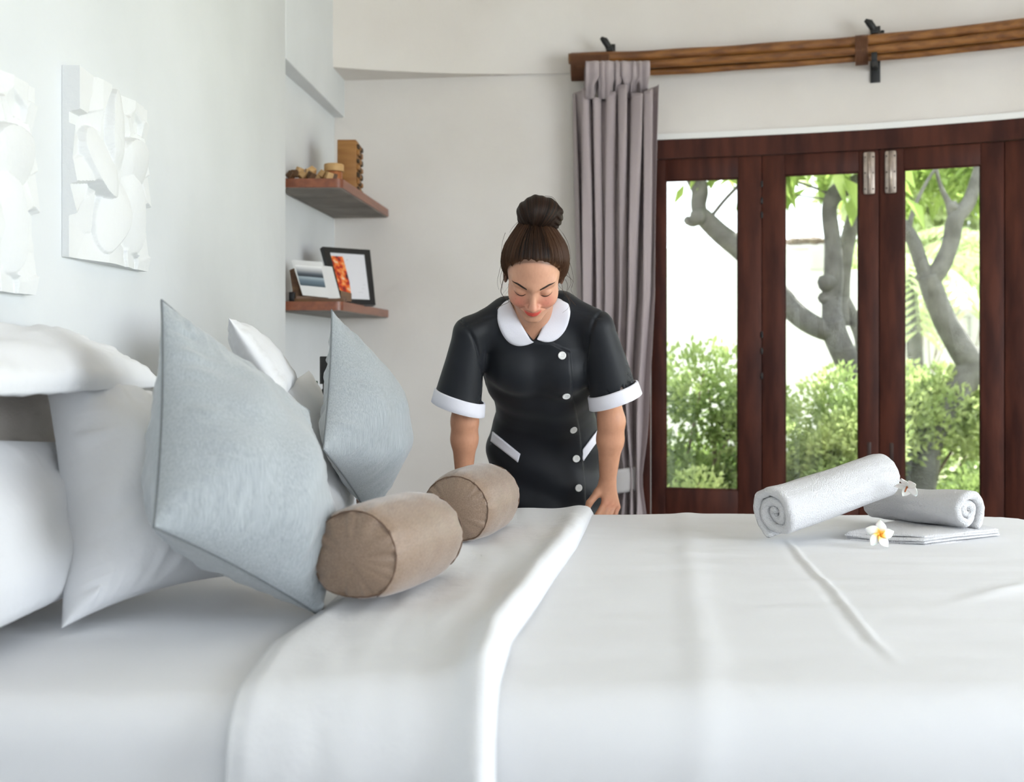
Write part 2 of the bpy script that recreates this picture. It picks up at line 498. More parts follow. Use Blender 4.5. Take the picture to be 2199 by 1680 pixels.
def drape(name, x0, x1, y0, y1, top, r, drop, m, parent, nx, ny, hfun, foot=True, corner=.22, thick=.018, zfun=None, headfun=None, extra=0.0):
    """cloth lying on a slab and falling over both long sides (and the foot)"""
    ix1 = x1 - r - corner if foot else x1
    iy0, iy1 = y0 + r, y1 - r
    Lx = drop + r * math.pi / 2 + (corner if foot else 0)
    Ly = drop + r * math.pi / 2
    ax = np.concatenate([np.linspace(x0, ix1, nx), (np.linspace(ix1, ix1 + Lx, 22)[1:] if foot else [])])
    ay = np.concatenate([np.linspace(iy0 - Ly, iy0, 16)[:-1], np.linspace(iy0, iy1, ny), np.linspace(iy1, iy1 + Ly, 16)[1:]])
    vs = []
    for b in ay:
        for a in ax:
            aa = a
            if headfun is not None:
                t = (a - x0) / (ix1 - x0)
                if t < 1: aa = headfun(min(max(b, iy0 - .1), iy1 + .1)) * (1 - t) + ix1 * t
            cxx = min(aa, ix1); 
            # rounded plan corner at the foot
            ex, ey = 0.0, 0.0
            cx_, cy_ = aa, b
            inx1, iny0, iny1 = ix1, iy0 + (corner if foot else 0), iy1 - (corner if foot else 0)
            if foot and aa > ix1:
                qx = aa - ix1; qy = (iny0 - b) if b < iny0 else (b - iny1 if b > iny1 else 0)
                sgn = -1 if b < iny0 else 1
                dist = math.hypot(qx, qy) - corner
                if dist <= 0:
                    px, py, pz = aa, b, top
                    nx_, ny_ = 0, 0
                else:
                    l = math.hypot(qx, qy); dx, dy = qx / l, sgn * qy / l
                    bx, by = ix1 + dx * corner, (iny0 if sgn < 0 and qy > 0 else (iny1 if qy > 0 else b)) + dy * corner
                    px, py, pz = arc(bx, by, dx, dy, dist, r, top)
            else:
                if b < iy0: px, py, pz = arc(aa, iy0, 0, -1, iy0 - b, r, top)
                elif b > iy1: px, py, pz = arc(aa, iy1, 0, 1, b - iy1, r, top)
                else: px, py, pz = aa, b, top
            h = hfun(aa, b)
            if pz >= top - 1e-6: pz += h
            else:
                oy = (iy0 - b) if b < iy0 else (b - iy1 if b > iy1 else 0); ox = max(aa - ix1, 0)
                l = math.hypot(ox, oy) + 1e-9
                k = min(1, (top - pz) / r)
                px += h * k * (ox / l); py += h * k * ((-oy if b < iy0 else oy) / l); pz += h * (1 - k)
            vs.append((px, py, pz))
    o = mesh(name, vs, grid_faces(len(ax), len(ay)), m, parent, True)
    if thick: solid(o, thick, -1)
    return o

def arc(x, y, dx, dy, d, r, top):
    if d < r * math.pi / 2:
        off = r * math.sin(d / r); dz = r * (1 - math.cos(d / r))
    else:
        off = r + .06 * (d - r * math.pi / 2); dz = r + (d - r * math.pi / 2)
    return x + dx * off, y + dy * off, top - dz

bed = empty('bed', (.25, 2.35, 0), 'wide bed with white fitted sheet against the head wall', 'bed')
box('bed_base', (BX0 + .03, BY0 + .08, .10), (BX1 - .08, BY1 - .08, .34), M_BEDWOOD, bed, bevel=.01)
for lx in (BX0 + .12, BX1 - .2):
    for ly in (BY0 + .18, BY1 - .18):
        box('leg', (lx - .04, ly - .04, 0), (lx + .04, ly + .04, .10), M_BEDWOOD, bed, bevel=.006)
bm = bmesh.new(); bm_box(bm, (BX0 + .01, BY0 + .045, .34), (BX1 - .06, BY1 - .045, BED - .006))
bmesh.ops.bevel(bm, geom=bm.edges[:], offset=.05, segments=5, affect='EDGES', profile=.5)
from_bm('mattress', bm, M_LINEN, bed, True)
def sheet_h(a, b):
    return .004 * nz(a * 5, b * 5, 3.1) + .002 * nz(a * 2 + 5, b * 18, 1.7)
drape('fitted_sheet', BX0 + .005, -.15, BY0 + .03, BY1 - .03, BED - .002, .06, .24, M_SHEET, bed, 60, 60, sheet_h, foot=False, thick=.006)

# duvet over the foot part, its top edge folded back
LEFT = [(1.2, -.365), (1.52, -.361), (1.754, -.365), (1.966, -.327), (2.4, -.285), (2.8, -.26), (3.4, -.24)]
RIDGE = [(1.2, -.03), (1.5, -.018), (1.754, .0), (2.0, .045), (2.235, .085), (2.59, .15), (2.9, .195), (3.2, .235), (3.5, .26)]
lx = lambda b: float(np.interp(b, [p[0] for p in LEFT], [p[1] for p in LEFT]))
rx = lambda b: float(np.interp(b, [p[0] for p in RIDGE], [p[1] for p in RIDGE]))
def ridge(v, w_): return math.exp(-(v / w_) ** 2)
def duvet_h(a, b):
    h = .0035 * nz(a * 2.2, b * 2.2, .3) + .0042 * nz(a * 2.2, b * 10, 8.2) + .0020 * nz(a * 6, b * 21, 4.4)
    c1 = .62 + (b - 2.2) * .095 + .012 * nz(b * 3, 2, 2)          # pressed crease running to the towels
    h += .0032 * ridge(a - c1, .0065) * max(0, min(1, (b - 1.62) * 5)) * max(0, min(1, (2.75 - b) * 6))
    h -= .002 * ridge(a - c1 + .016, .012) * max(0, min(1, (b - 1.62) * 5)) * max(0, min(1, (2.75 - b) * 6))
    c2 = .33 + (b - 2.0) * .14 + .01 * nz(b * 5, 7, 1)
    h += .0035 * ridge(a - c2, .03)
    # pulls near the foot
    for k in range(5):
        x0 = .95 + .1 * k; y0 = 2.15 - .12 * k
        u = (a - x0) * .8 + (b - y0) * .6; v = -(a - x0) * .6 + (b - y0) * .8
        h += .007 * ridge(v, .02) * ridge(u, .14)
    return h + .004
duvet = empty('duvet', (.6, 2.35, BED), 'smooth white duvet spread over the foot half of the bed, top edge folded back', 'duvet')
drape('cover', -.33, BX1, BY0, BY1, BED + .006, .075, .30, M_SHEET, duvet, 230, 120, duvet_h, foot=True, thick=.014, headfun=lx)

def flap_h(u, b):
    # low folded edge on the left, swelling to a rolled free edge on the right
    base = .012 * min(1, u * 14) + .010 * min(1, u * 1.5)
    roll = float(np.interp(b, [1.5, 2.2, 3.15], [.030, .024, .007])) * math.exp(-((u - .93) / .07) ** 2)
    end = math.sqrt(max(0.0, 1 - max(0, (u - .965) / .035) ** 2))
    wr = .0045 * nz(u * 3, b * 3.2, 5.5) + .0035 * nz(u * 9 + b * 3, b * 5, 2.5)
    far = -.006 * max(0, (b - 2.8) / .3) * u
    return max(.003, (base + roll + wr * min(1, u * 8) + far) * end)
vs = []
NU, NB = 60, 110
iy0, iy1, rr = BY0 + .075, BY1 - .075, .082
bs = np.concatenate([np.linspace(iy0 - .36, iy0, 30)[:-1], np.linspace(iy0, iy1, NB), np.linspace(iy1, iy1 + .34, 24)[1:]])
for b in bs:
    bb = min(max(b, iy0 - .1), iy1 + .15)
    for i in range(NU):
        u = i / (NU - 1)
        a = lx(bb) - .012 + u * (rx(bb) - lx(bb) + .012)
        h = flap_h(u, bb)
        if b < iy0: x, y, z = arc(a, iy0, 0, -1, iy0 - b, rr, BED + .010)
        elif b > iy1: x, y, z = arc(a, iy1, 0, 1, b - iy1, rr, BED + .010)
        else: x, y, z = a, b, BED + .010
        k = min(1, max(0, (BED + .010 - z) / rr))
        sg = -1 if b < iy0 else 1
        vs.append((x, y + sg * h * k, z + h * (1 - k)))
o = mesh('folded_edge', vs, grid_faces(NU, len(bs)), M_LINEN, duvet, True)
solid(o, .010, -1)

# ------------------------------------------------------------------ pillows and cushions
def pillow(name, A, B, D, thick, m, label, cat, seam=None, group=None, N=44, pinch=.07, power=.42, wr=.004, seed=0, back=None, dents=(), C=None, belly=0.0):
    """A near-bottom, B far-bottom, D near-top corners; front normal = (B-A)x(D-A)"""
    A, B, D = Vector(A), Vector(B), Vector(D)
    C = Vector(C) if C is not None else B + D - A
    n = (B - A).cross(D - A).normalized()
    back = thick if back is None else back
    root = empty(name, tuple((A + B) / 2), label, cat, group)
    def pos(u, v, side):
        # u, v in -1..1
        uu = u * (1 - pinch * (1 - v * v) * abs(u) ** 2.5)
        vv = v * (1 - pinch * (1 - u * u) * abs(v) ** 2.5)
        s, t = (uu + 1) / 2, (vv + 1) / 2
        p = A * (1 - s) * (1 - t) + B * s * (1 - t) + C * s * t + D * (1 - s) * t
        vb = v + belly * (1 - v * v)
        prof = (max(0, math.cos(u * math.pi / 2)) * max(0, math.cos(vb * math.pi / 2))) ** power
        T = thick if side > 0 else -back
        h = T * prof
        e = max(abs(u), abs(v))
        # gathers running away from the seam
        al = v if abs(u) > abs(v) else u
        gath = wr * (nz(al * 11 + seed, e * 1.5, seed * 1.3 + side) * 1.1 + nz(al * 24, e * 2, seed + 4)) * min(1, (1 - e) * 8) * math.exp(-((1 - e) / .32) ** 2)
        body = wr * 1.6 * nz(u * 2.2 + seed, v * 2.2, side * 3 + seed) * min(1, (1 - e) * 4)
        h += (gath + body) * (1 if side > 0 else -1)
        for (du, dv_, dr, dd) in dents:
            if side > 0: h -= dd * math.exp(-((u - du) ** 2 + (v - dv_) ** 2) / dr ** 2)
        return p + n * h
    ts = [math.sin(k * math.pi / 2) for k in np.linspace(-1, 1, N)]
    vs, fs = [], []
    idx = {}
    for side in (1, -1):
        for j in range(N):
            for i in range(N):
                edge = i in (0, N - 1) or j in (0, N - 1)
                if edge and side == -1: idx[(side, i, j)] = idx[(1, i, j)]; continue
                idx[(side, i, j)] = len(vs); vs.append(pos(ts[i], ts[j], side if not edge else 1))
    for side in (1, -1):
        for j in range(N - 1):
            for i in range(N - 1):
                q = (idx[(side, i, j)], idx[(side, i + 1, j)], idx[(side, i + 1, j + 1)], idx[(side, i, j + 1)])
                fs.append(q if side > 0 else tuple(reversed(q)))
    mesh('cover', vs, fs, m, root, True)
    if seam:
        loop = [vs[idx[(1, i, 0)]] for i in range(N)] + [vs[idx[(1, N - 1, j)]] for j in range(1, N)] + [vs[idx[(1, i, N - 1)]] for i in range(N - 2, -1, -1)] + [vs[idx[(1, 0, j)]] for j in range(N - 2, 0, -1)]
        v2, f2 = tube(loop, .0022, 6, closed=True)
        mesh('seam', v2, f2, seam, root, True)
    return root

# grey square cushions, tipped on a corner
L1, B1, T1 = P(330, 1132, 1.68), P(692, 1326, 1.985), P(347, 645, 1.95)
pillow('cushion', L1, B1, T1, .130, M_GREYC, 'large grey slub cushion tipped on one corner, nearer the camera, behind the near bolster', 'cushion', seam=M_SEAM_G, group='grey corner cushions', seed=1.0, back=.125, pinch=.045, wr=.012, N=64, power=.55, belly=.34)
L2, B2, T2 = P(694, 966, 2.68), P(797, 1120, 3.05), P(712, 666, 2.93)
pillow('cushion', L2, B2, T2, .135, M_GREYC, 'grey slub cushion standing on one corner beside the shelves, behind the far bolster', 'cushion', seam=M_SEAM_G, group='grey corner cushions', seed=4.0, back=.055, pinch=.06, wr=.010, N=64, power=.58, belly=.15, C=P(860, 850, 3.22))

# white pillow leaning behind the near grey cushion
pillow('pillow', P(132, 1350, 1.86), (-.50, 2.22, .70), P(88, 778, 2.04), .165, M_LINEN, 'white pillow with pointed near corner leaning behind the near grey cushion', 'pillow', seed=7.0, back=.03, pinch=.10, wr=.012, power=.42, belly=.25, C=(-.655, 2.42, 1.02), N=76)
# white pillow at the left edge, further back
pillow('pillow', (-.865, 1.30, .70), (-.80, 2.10, .70), (-.90, 1.30, 1.06), .10, M_LINEN, 'white pillow at the left edge of the picture, standing below the top pillow', 'pillow', seed=11.0, back=.025, pinch=.03, wr=.008, N=64, power=.42, belly=.3, C=(-.855, 2.10, .97))
# beige pillows against the wall
pillow('pillow', (-.945, 1.40, .69), (-.90, 2.46, .69), (-.985, 1.40, 1.09), .05, M_BEIGE, 'beige pillow against the wall under the near top pillow', 'pillow', seed=13.0, back=.012, pinch=.03, group='beige pillows', C=(-.93, 2.46, 1.09))
pillow('pillow', (-.67, 2.62, .69), (-.615, 3.18, .69), (-.70, 2.62, 1.03), .10, M_BEIGE, 'beige crinkled pillow visible between the two grey cushions', 'pillow', seed=17.0, back=.05, pinch=.0, wr=.012, power=.30, group='beige pillows', C=(-.645, 3.18, 1.06))
# white pillows resting on top of them
pillow('pillow', (-.735, 1.46, 1.085), (-.745, 2.39, 1.068), (-.955, 1.46, 1.165), .058, M_LINEN, 'white pillow lying on top of the near beige pillow along the wall', 'pillow', seed=19.0, back=.022, pinch=.03, wr=.008, N=64, power=.33, group='white top pillows', C=(-.95, 2.39, 1.165))
pillow('pillow', P(606, 858, 2.70), (-.60, 3.16, 1.03), P(491, 683, 2.64), .05, M_LINEN, 'white pillow with a pointed corner on top of the far beige pillow', 'pillow', seed=23.0, back=.05, pinch=.08, wr=.007, power=.5, group='white top pillows', C=(-.78, 3.16, 1.20))
# white pillow behind the far cushion
pillow('pillow', (-.475, 2.80, .69), (-.445, 3.19, .69), (-.60, 2.80, 1.05), .055, M_LINEN, 'white pillow standing behind the far grey cushion', 'pillow', seed=29.0, back=.04, pinch=.04, C=(-.58, 3.19, 1.085))

def bolster(c0, c1, r, label, seed):
    c0, c1 = Vector(c0), Vector(c1)
    d = (c1 - c0); L = d.length; d.normalize()
    side = d.cross(Vector((0, 0, 1))).normalized(); up = side.cross(d)
    root = empty('bolster', tuple((c0 + c1) / 2 - Vector((0, 0, r))), label, 'bolster', 'taupe bolsters')
    NA = 72
    def ringpt(t, rad, k, off=0):
        a = 2 * math.pi * k / NA
        q = c0 + d * t + (side * math.cos(a) + up * math.sin(a)) * rad
        return q
    vs = []
    tt = np.linspace(0, 1, 34)
    for t in tt:
        e = min(t, 1 - t) * L
        rad0 = r * (1 - .10 * math.exp(-e / .022)) * (1 + .03 * math.sin(math.pi * t))
        for k in range(NA):
            a = 2 * math.pi * k / NA
            g = .0050 * nz(math.cos(a) * 6, math.sin(a) * 6, seed) * math.exp(-e / .04) + .0025 * nz(math.cos(a) * 2, math.sin(a) * 2, t * 5 + seed)
            flat = .010 * max(0, -math.sin(a) - .75) * 4
            vs.append(ringpt(t * L, rad0 + g - flat, k))
    mesh('cover', vs, grid_faces(NA, len(tt), wrap=True), M_TAUPE, root, True)
    for sgn, t0 in ((-1, 0), (1, L)):
        vs = []
        rads = [1.0, .985, .96, .92, .86, .78, .66, .5, .3, .12]
        for q, f in enumerate(rads):
            for k in range(NA):
                a = 2 * math.pi * k / NA
                dome = .020 * (1 - f ** 2.4)
                g = .0095 * nz(math.cos(a) * 6, math.sin(a) * 6, seed + 3) * (f ** 3) * (1 if q > 0 else 0)
                vs.append(c0 + d * (t0 + sgn * (dome + g)) + (side * math.cos(a) + up * math.sin(a)) * r * .90 * f - up * (.010 * max(0, -math.sin(a) - .75) * -4))
        fs = grid_faces(NA, len(rads), wrap=True) + [tuple(range((len(rads) - 1) * NA, len(rads) * NA))]
        if sgn > 0: fs = [tuple(reversed(f)) for f in fs]
        mesh('end_cap', vs, fs, M_TAUPE, root, True)
        # stitched rim
        loop = []
        for k in range(NA):
            a = 2 * math.pi * k / NA
            loop.append(c0 + d * (t0 + sgn * .001) + (side * math.cos(a) + up * math.sin(a)) * (r * .903 + .0004 * math.sin(k * 2.1)) + up * (.010 * max(0, -math.sin(a) - .75) * 4))
        v2, f2 = tube(loop, .0013, 6, closed=True)
        mesh('rim_stitching', v2, f2, M_SEAM_T, root, True)
    return root
ra = .087
nb = bolster((-.270, 1.915, BED + .032 + ra), (-.172, 2.215, BED + .022 + ra), ra, 'taupe satin bolster nearest the camera, its round end facing out', 1.0)
bolster((-.130, 2.560, BED + .018 + ra), (-.058, 2.82, BED + .018 + ra), ra, 'taupe satin bolster further back, beside the housekeeper', 6.0)
# small care tag under the near bolster
M_TAG = mat('pale_tag', (.55, .58, .55), .6)
tq = [P(822, 1300, 1.97), P(862, 1290, 2.0), P(866, 1304, 2.0), P(826, 1315, 1.97)]
mesh('care_tag', tq + [q + Vector((0, .0015, .0015)) for q in tq], [(0, 1, 2, 3), (7, 6, 5, 4), (0, 4, 5, 1), (1, 5, 6, 2), (2, 6, 7, 3), (3, 7, 4, 0)], M_TAG, nb)

# ------------------------------------------------------------------ towels and flowers
def spiral_roll(name, c0, c1, r, label, turns=3.0, squash=1.0, seed=0, taper=1.0, end_dip=.014, start=0.0):
    """towel rolled up: a thick soft strip wound in a spiral, rounded at both ends"""
    c0, c1 = Vector(c0), Vector(c1)
    d = (c1 - c0); L = d.length; d.normalize()
    side = d.cross(Vector((0, 0, 1))).normalized(); up = side.cross(d)
    root = empty(name, tuple((c0 + c1) / 2 - Vector((0, 0, r))), label, 'towel', 'rolled white towels')
    NS = int(56 * turns)
    th = r / (turns + .35) * .96
    ts_ = [0, .0015, .004, .008, .013, .019, .03, .05, .08, .12]
    ts_ = [t / L for t in ts_]; ts_ = ts_ + list(np.linspace(ts_[-1], 1 - ts_[-1], 9))[1:-1] + [1 - t for t in reversed(ts_)]
    NT = len(ts_)
    def at(i, t, sgn):
        f = i / NS; a = 2 * math.pi * turns * (f - 1) + start
        rad = r * (.14 + .86 * f) - th * .5
        rad *= 1 + .06 * nz(math.cos(a) * 1.2 + seed, math.sin(a) * 1.2, f * 4)
        e = min(t, 1 - t) * L; s_ = 1 if t > .5 else -1
        q = min(1.0, e / (th * .55)); rnd = math.sqrt(max(0, 1 - (1 - q) ** 2))
        tail = math.sqrt(max(0, 1 - max(0, (i - NS + 5) / 5.0) ** 2))        # free edge rounded
        head = min(1, i / 3.0)
        tk = th * .5 * rnd * tail * head * (1 + .18 * nz(a * .8, t * 3 + seed, 2.2))
        rr_ = (rad + sgn * tk) * (1 + (taper - 1) * t)
        push = -s_ * (end_dip * (1 - f) ** .8 + .010 * nz(a * .6, seed + s_, f * 3)) * math.exp(-e / .05)
        wob = .0040 * nz(math.cos(a) * 2 + seed, math.sin(a) * 2, t * 3) + .0022 * nz(math.cos(a) * 5 + seed, math.sin(a) * 5, t * 3)
        sag = .006 * math.sin(t * math.pi) * (1 if math.sin(a) > 0 else -.2)
        return c0 + d * (t * L + push) + side * math.cos(a) * (rr_ + wob * f) + up * (math.sin(a) * squash * (rr_ + wob * f) - sag * math.sin(a))
    ring = [(i, 1) for i in range(NS + 1)] + [(i, -1) for i in range(NS, -1, -1)]
    vs = []
    for t in ts_:
        for (i, sgn) in ring: vs.append(at(i, t, sgn))
    m_ = len(ring)
    fs = grid_faces(m_, NT, wrap=True)
    mesh('rolled_cloth', vs, fs, M_TERRY, root, True)
    return root

R1A, R1B = P(1656, 1106, 2.66), P(1898, 1022, 2.86)
t1 = spiral_roll('towel', R1A, R1B, .078, 'rolled white towel slanting upwards, its spiral end facing left', 2.7, .95, 2.0, taper=.96, start=-1.9)
R2A, R2B = P(1872, 1078, 3.0), P(2088, 1098, 2.72)
t2 = spiral_roll('towel', R2A, R2B, .063, 'rolled white towel lying on the folded towel, its spiral end facing right', 2.3, .93, 5.0, start=-2.0)

# folded towel under the rolls: each fold is a layer
ft = empty('towel', (.92, 2.75, BED), 'flat folded white towel underneath the two rolled towels', 'towel')
fa, fb, fc, fd = P(1812, 1148, 2.72), P(1985, 1178, 2.64), P(2150, 1152, 2.76), P(1975, 1118, 3.0)
zb_ = BED + .008
quad = [Vector((q.x, q.y, 0)) for q in (fa, fb, fc, fd)]
LAY = 4
for k in range(LAY):
    h0 = zb_ + .0064 * k; th = .0060
    nU, nV = 26, 20
    vs = []
    sh = .0035 * math.sin(k * 2.3)
    for j in range(nV):
        for i in range(nU):
            s_, t_ = i / (nU - 1), j / (nV - 1)
            inset = .004 * (k % 2) + .002 * k
            s2 = .5 + (s_ - .5) * (1 - inset * 3); t2_ = .5 + (t_ - .5) * (1 - inset * 3)
            p = quad[0] * (1 - s2) * (1 - t2_) + quad[1] * s2 * (1 - t2_) + quad[2] * s2 * t2_ + quad[3] * (1 - s2) * t2_
            edge = min(s_, 1 - s_, t_, 1 - t_)
            z = h0 + th - .003 * math.exp(-edge / .03) + .0025 * nz(p.x * 9, p.y * 9, k) + .002 * math.sin(s_ * 6 + k)
            vs.append((p.x + sh, p.y + sh, z))
    o = mesh('layer', vs, grid_faces(nU, nV), M_TERRY, ft, True)
    solid(o, th, -1)
    bv = o.modifiers.new('round_edge', 'BEVEL'); bv.width = .0024; bv.segments = 2; bv.limit_method = 'ANGLE'; bv.angle_limit = math.radians(50)

# frangipani
def petal_mat():
    m = bpy.data.materials.new('frangipani_petal'); m.use_nodes = True
    nt = m.node_tree; b = nt.nodes['Principled BSDF']
    at = nt.nodes.new('ShaderNodeAttribute'); at.attribute_name = 'heart'
    r = nt.nodes.new('ShaderNodeValToRGB')
    r.color_ramp.elements[0].position = .05; r.color_ramp.elements[0].color = (.95, .34, .02, 1)
    r.color_ramp.elements[1].position = .40; r.color_ramp.elements[1].color = (.86, .86, .83, 1)
    e = r.color_ramp.elements.new(.17); e.color = (.95, .60, .08, 1)
    nt.links.new(at.outputs['Fac'], r.inputs[0]); nt.links.new(r.outputs[0], b.inputs['Base Color'])
    b.inputs['Roughness'].default_value = .45
    b.inputs['Subsurface Weight'].default_value = .15; b.inputs['Subsurface Scale'].default_value = .003
    return m
M_PETAL = petal_mat()
M_STEM = mat('flower_stalk', (.36, .10, .03), .6)
def frangipani(loc, facing, rad, label, spin=0, droop=0.0, heart=True):
    loc = Vector(loc); n = Vector(facing).normalized()
    a = n.cross(Vector((0, 0, 1))).normalized(); b = a.cross(n) * -1
    if b.z < 0: b = -b
    root = empty('frangipani_flower', tuple(loc), label, 'flower', 'frangipani flowers')
    for k in range(5):
        th = spin + 2 * math.pi * k / 5
        dx, dy = math.cos(th), math.sin(th)
        nu_, nv_ = 9, 12
        vs, ht = [], []
        for j in range(nv_):
            t = j / (nv_ - 1)
            wd = rad * .36 * (math.sin(math.pi * min(1, t * .86 + .10)) ** .75)
            for i in range(nu_):
                s_ = (i / (nu_ - 1)) * 2 - 1
                lat = s_ * wd + .10 * rad * t * (1 - t) * 2
                rr_ = rad * (t ** .95) * (1 - .06 * s_ * s_ * t)
                hh = rad * (.16 * t - .22 * t * t * (1 + droop) + .10 * s_ * (1 - t * .4) - .08 * s_ * s_ * t + .05)
                p = loc + a * (dx * rr_ - dy * lat) + b * (dy * rr_ + dx * lat) + n * hh
                vs.append(p); ht.append(t if heart else .6)
        o = mesh('petal', vs, grid_faces(nu_, nv_), M_PETAL, root, True)
        at = o.data.attributes.new('heart', 'FLOAT', 'POINT'); at.data.foreach_set('value', ht)
        solid(o, .0009, 0)
    v2, f2 = tube([loc + n * .002, loc - n * rad * .25, loc - n * rad * .55 - Vector((0, 0, rad * .05))], [.0025, .002, .0018], 8)
    mesh('stalk', v2, f2, M_STEM, root, True)
    return root
frangipani(P(1889, 1148, 2.60), (-.05, -1, .28), .034, 'white frangipani flower with yellow heart on the bed before the folded towel', spin=math.pi / 2 + .1)
fl2 = frangipani(P(1948, 1046, 2.74), (.55, .62, .55), .030, 'white frangipani flower wedged between the two rolled towels', spin=.5, droop=.6, heart=False)

# ------------------------------------------------------------------ carved panels on the head wall
def relief(y0, y1, z0, z1, label, seed):
    NX, NZ = 190, 170
    W, H = y1 - y0, z1 - z0
    root = empty('relief_panel', (wall_x((y0 + y1) / 2), (y0 + y1) / 2, z0), label, 'wall sculpture', 'carved frangipani panels')
    cx0, cz0 = W * .52, H * .50
    rs = random.Random(5)
    cells = [(rs.uniform(0, W), rs.uniform(0, H), rs.uniform(-.25, .25), rs.uniform(-.25, .25), rs.uniform(.016, .034)) for _ in range(40)]
    def height(u, v):
        # faceted ground
        ds = sorted(((u - c[0]) ** 2 + ((v - c[1]) * 1.1) ** 2, k) for k, c in enumerate(cells))
        c = cells[ds[0][1]]
        h = c[4] + (u - c[0]) * c[2] + (v - c[1]) * c[3]
        h = min(max(h, .016), .040)
        # five overlapping petals
        best = None
        for k, deg in enumerate((97, 25, -48, -117, 168)):
            ac = math.radians(deg); du, dv_ = u - cx0, v - cz0
            lon = du * math.cos(ac) + dv_ * math.sin(ac); lat = -du * math.sin(ac) + dv_ * math.cos(ac)
            q = ((lon - .100) / .112) ** 2 + ((lat - .010 * math.sin(lon * 25)) / .066) ** 2
            if q < 1 and lon > -.01:
                hp = .040 + .013 * (lat / .066) + .010 * (1 - q) - .010 * max(0, 1 - lon / .06)
                best = hp if best is None else max(best, hp)
        if best is not None: h = max(h, best)
        return h
    vs = []
    HF = np.array([[height(W * i / (NX - 1), H * j / (NZ - 1)) for i in range(NX)] for j in range(NZ)])
    for _ in range(1):
        E_ = np.pad(HF, 1, mode='edge')
        HF = (E_[1:-1, 1:-1] * 2 + E_[:-2, 1:-1] + E_[2:, 1:-1] + E_[1:-1, :-2] + E_[1:-1, 2:]) / 6
    for j in range(NZ):
        for i in range(NX):
            y = y0 + W * i / (NX - 1)
            vs.append((wall_x(y) + HF[j, i], y, z0 + H * j / (NZ - 1)))
    fs = grid_faces(NX, NZ)
    nfront = len(vs)
    rim = [(i, 0) for i in range(NX)] + [(NX - 1, j) for j in range(1, NZ)] + [(i, NZ - 1) for i in range(NX - 2, -1, -1)] + [(0, j) for j in range(NZ - 2, 0, -1)]
    base = len(vs)
    for (i, j) in rim:
        y = y0 + W * i / (NX - 1)
        vs.append((wall_x(y) + .0005, y, z0 + H * j / (NZ - 1)))
    nR = len(rim)
    for k in range(nR):
        a = rim[k][1] * NX + rim[k][0]; b_ = rim[(k + 1) % nR][1] * NX + rim[(k + 1) % nR][0]
        fs.append((b_, a, base + k, base + (k + 1) % nR))
    o = mesh('carved_slab', vs, fs, M_STONE, root)
    weighted(o, 40)
    return root
relief(2.458, 2.925, 1.348, 1.770, 'white carved flower panel on the head wall, the one fully in view', 1)
relief(1.81, 2.279, 1.255, 1.677, 'white carved flower panel cut off by the left edge of the picture', 2)

# ------------------------------------------------------------------ shelves
def shelf(zbot, label):
    t = .041
    pts = [(-.985, 4.66), (-.709, 4.66), (-.63, 5.70), (-.915, 5.74)]
    root = empty('shelf', (-.8, 5.2, zbot), label, 'shelf', 'corner wall shelves')
    bm = bmesh.new()
    a = [bm.verts.new((p[0], p[1], zbot + .004)) for p in pts]; b = [bm.verts.new((p[0], p[1], zbot + t)) for p in pts]
    bm.faces.new(a[::-1]); bm.faces.new(b)
    for k in range(4): bm.faces.new((a[k], a[(k + 1) % 4], b[(k + 1) % 4], b[k]))
    bmesh.ops.recalc_face_normals(bm, faces=bm.faces)
    ve = [e for e in bm.edges if abs(e.verts[0].co.z - e.verts[1].co.z) > .01 and e.verts[0].co.x > -.8 and e.verts[0].co.y < 5]
    bmesh.ops.bevel(bm, geom=ve, offset=.03, segments=5, affect='EDGES', profile=.5)
    weighted(from_bm('board', bm, M_SHELFWOOD, root), 30)
    q = [(-.98, 4.672), (-.717, 4.672), (-.637, 5.70), (-.915, 5.735)]
    n = 4
    vs = [(p[0], p[1], zbot) for p in q] + [(p[0], p[1], zbot + .006) for p in q]
    mesh('underside', vs, [(3, 2, 1, 0), (4, 5, 6, 7)] + [(k, (k + 1) % 4, 4 + (k + 1) % 4, 4 + k) for k in range(4)], M_SHELFUNDER, root)
    return zbot + t
zs1 = shelf(1.816, 'upper red-brown wooden corner shelf with the wooden blocks')
zs2 = shelf(1.303, 'lower red-brown wooden corner shelf with the framed picture')

M_OAKY = mat('golden_wood', (.36, .17, .045), .55, var=(.28, .12, .03), scale=6, stretch=(1, 1, 8))
M_OAKY2 = mat('pale_cube_wood', (.60, .38, .17), .6, var=(.50, .30, .12), scale=12)
M_DKWOOD = mat('dark_carving', (.06, .035, .015), .6)
M_DARKB = mat('dark_brown_cube', (.10, .045, .015), .55)
M_COPPER = mat('copper_jar', (.40, .14, .05), .35, metal=.3)
M_BLACK = mat('black_lacquer', (.012, .012, .013), .35)
M_PAPER = mat('white_paper', (.78, .78, .78), .6)
M_BROWN = mat('brown_stand_wood', (.17, .09, .04), .5, var=(.11, .05, .025), scale=10, stretch=(1, 1, 5))

# carved block
bl = empty('carved_wooden_block', (-.70, 5.2, zs1), 'tall golden wooden block with carved side on the upper shelf', 'ornament')
A_, B_ = P(724, 405, 5.10), P(763, 405, 5.10)
x0, x1 = A_.x, B_.x
box('block', (x0, 5.10, zs1), (x1 + .004, 5.28, zs1 + .245), M_OAKY, bl, bevel=.004)
rs = random.Random(3)
for k in range(7):
    zz = zs1 + .012 + k * .033
    for j in range(3):
        y_ = 5.115 + j * .052
        box('carving', (x1 + .002, y_, zz), (x1 + .016, y_ + rs.uniform(.028, .042), zz + rs.uniform(.016, .026)), M_OAKY if (k + j) % 2 else M_DKWOOD, bl, bevel=.004)
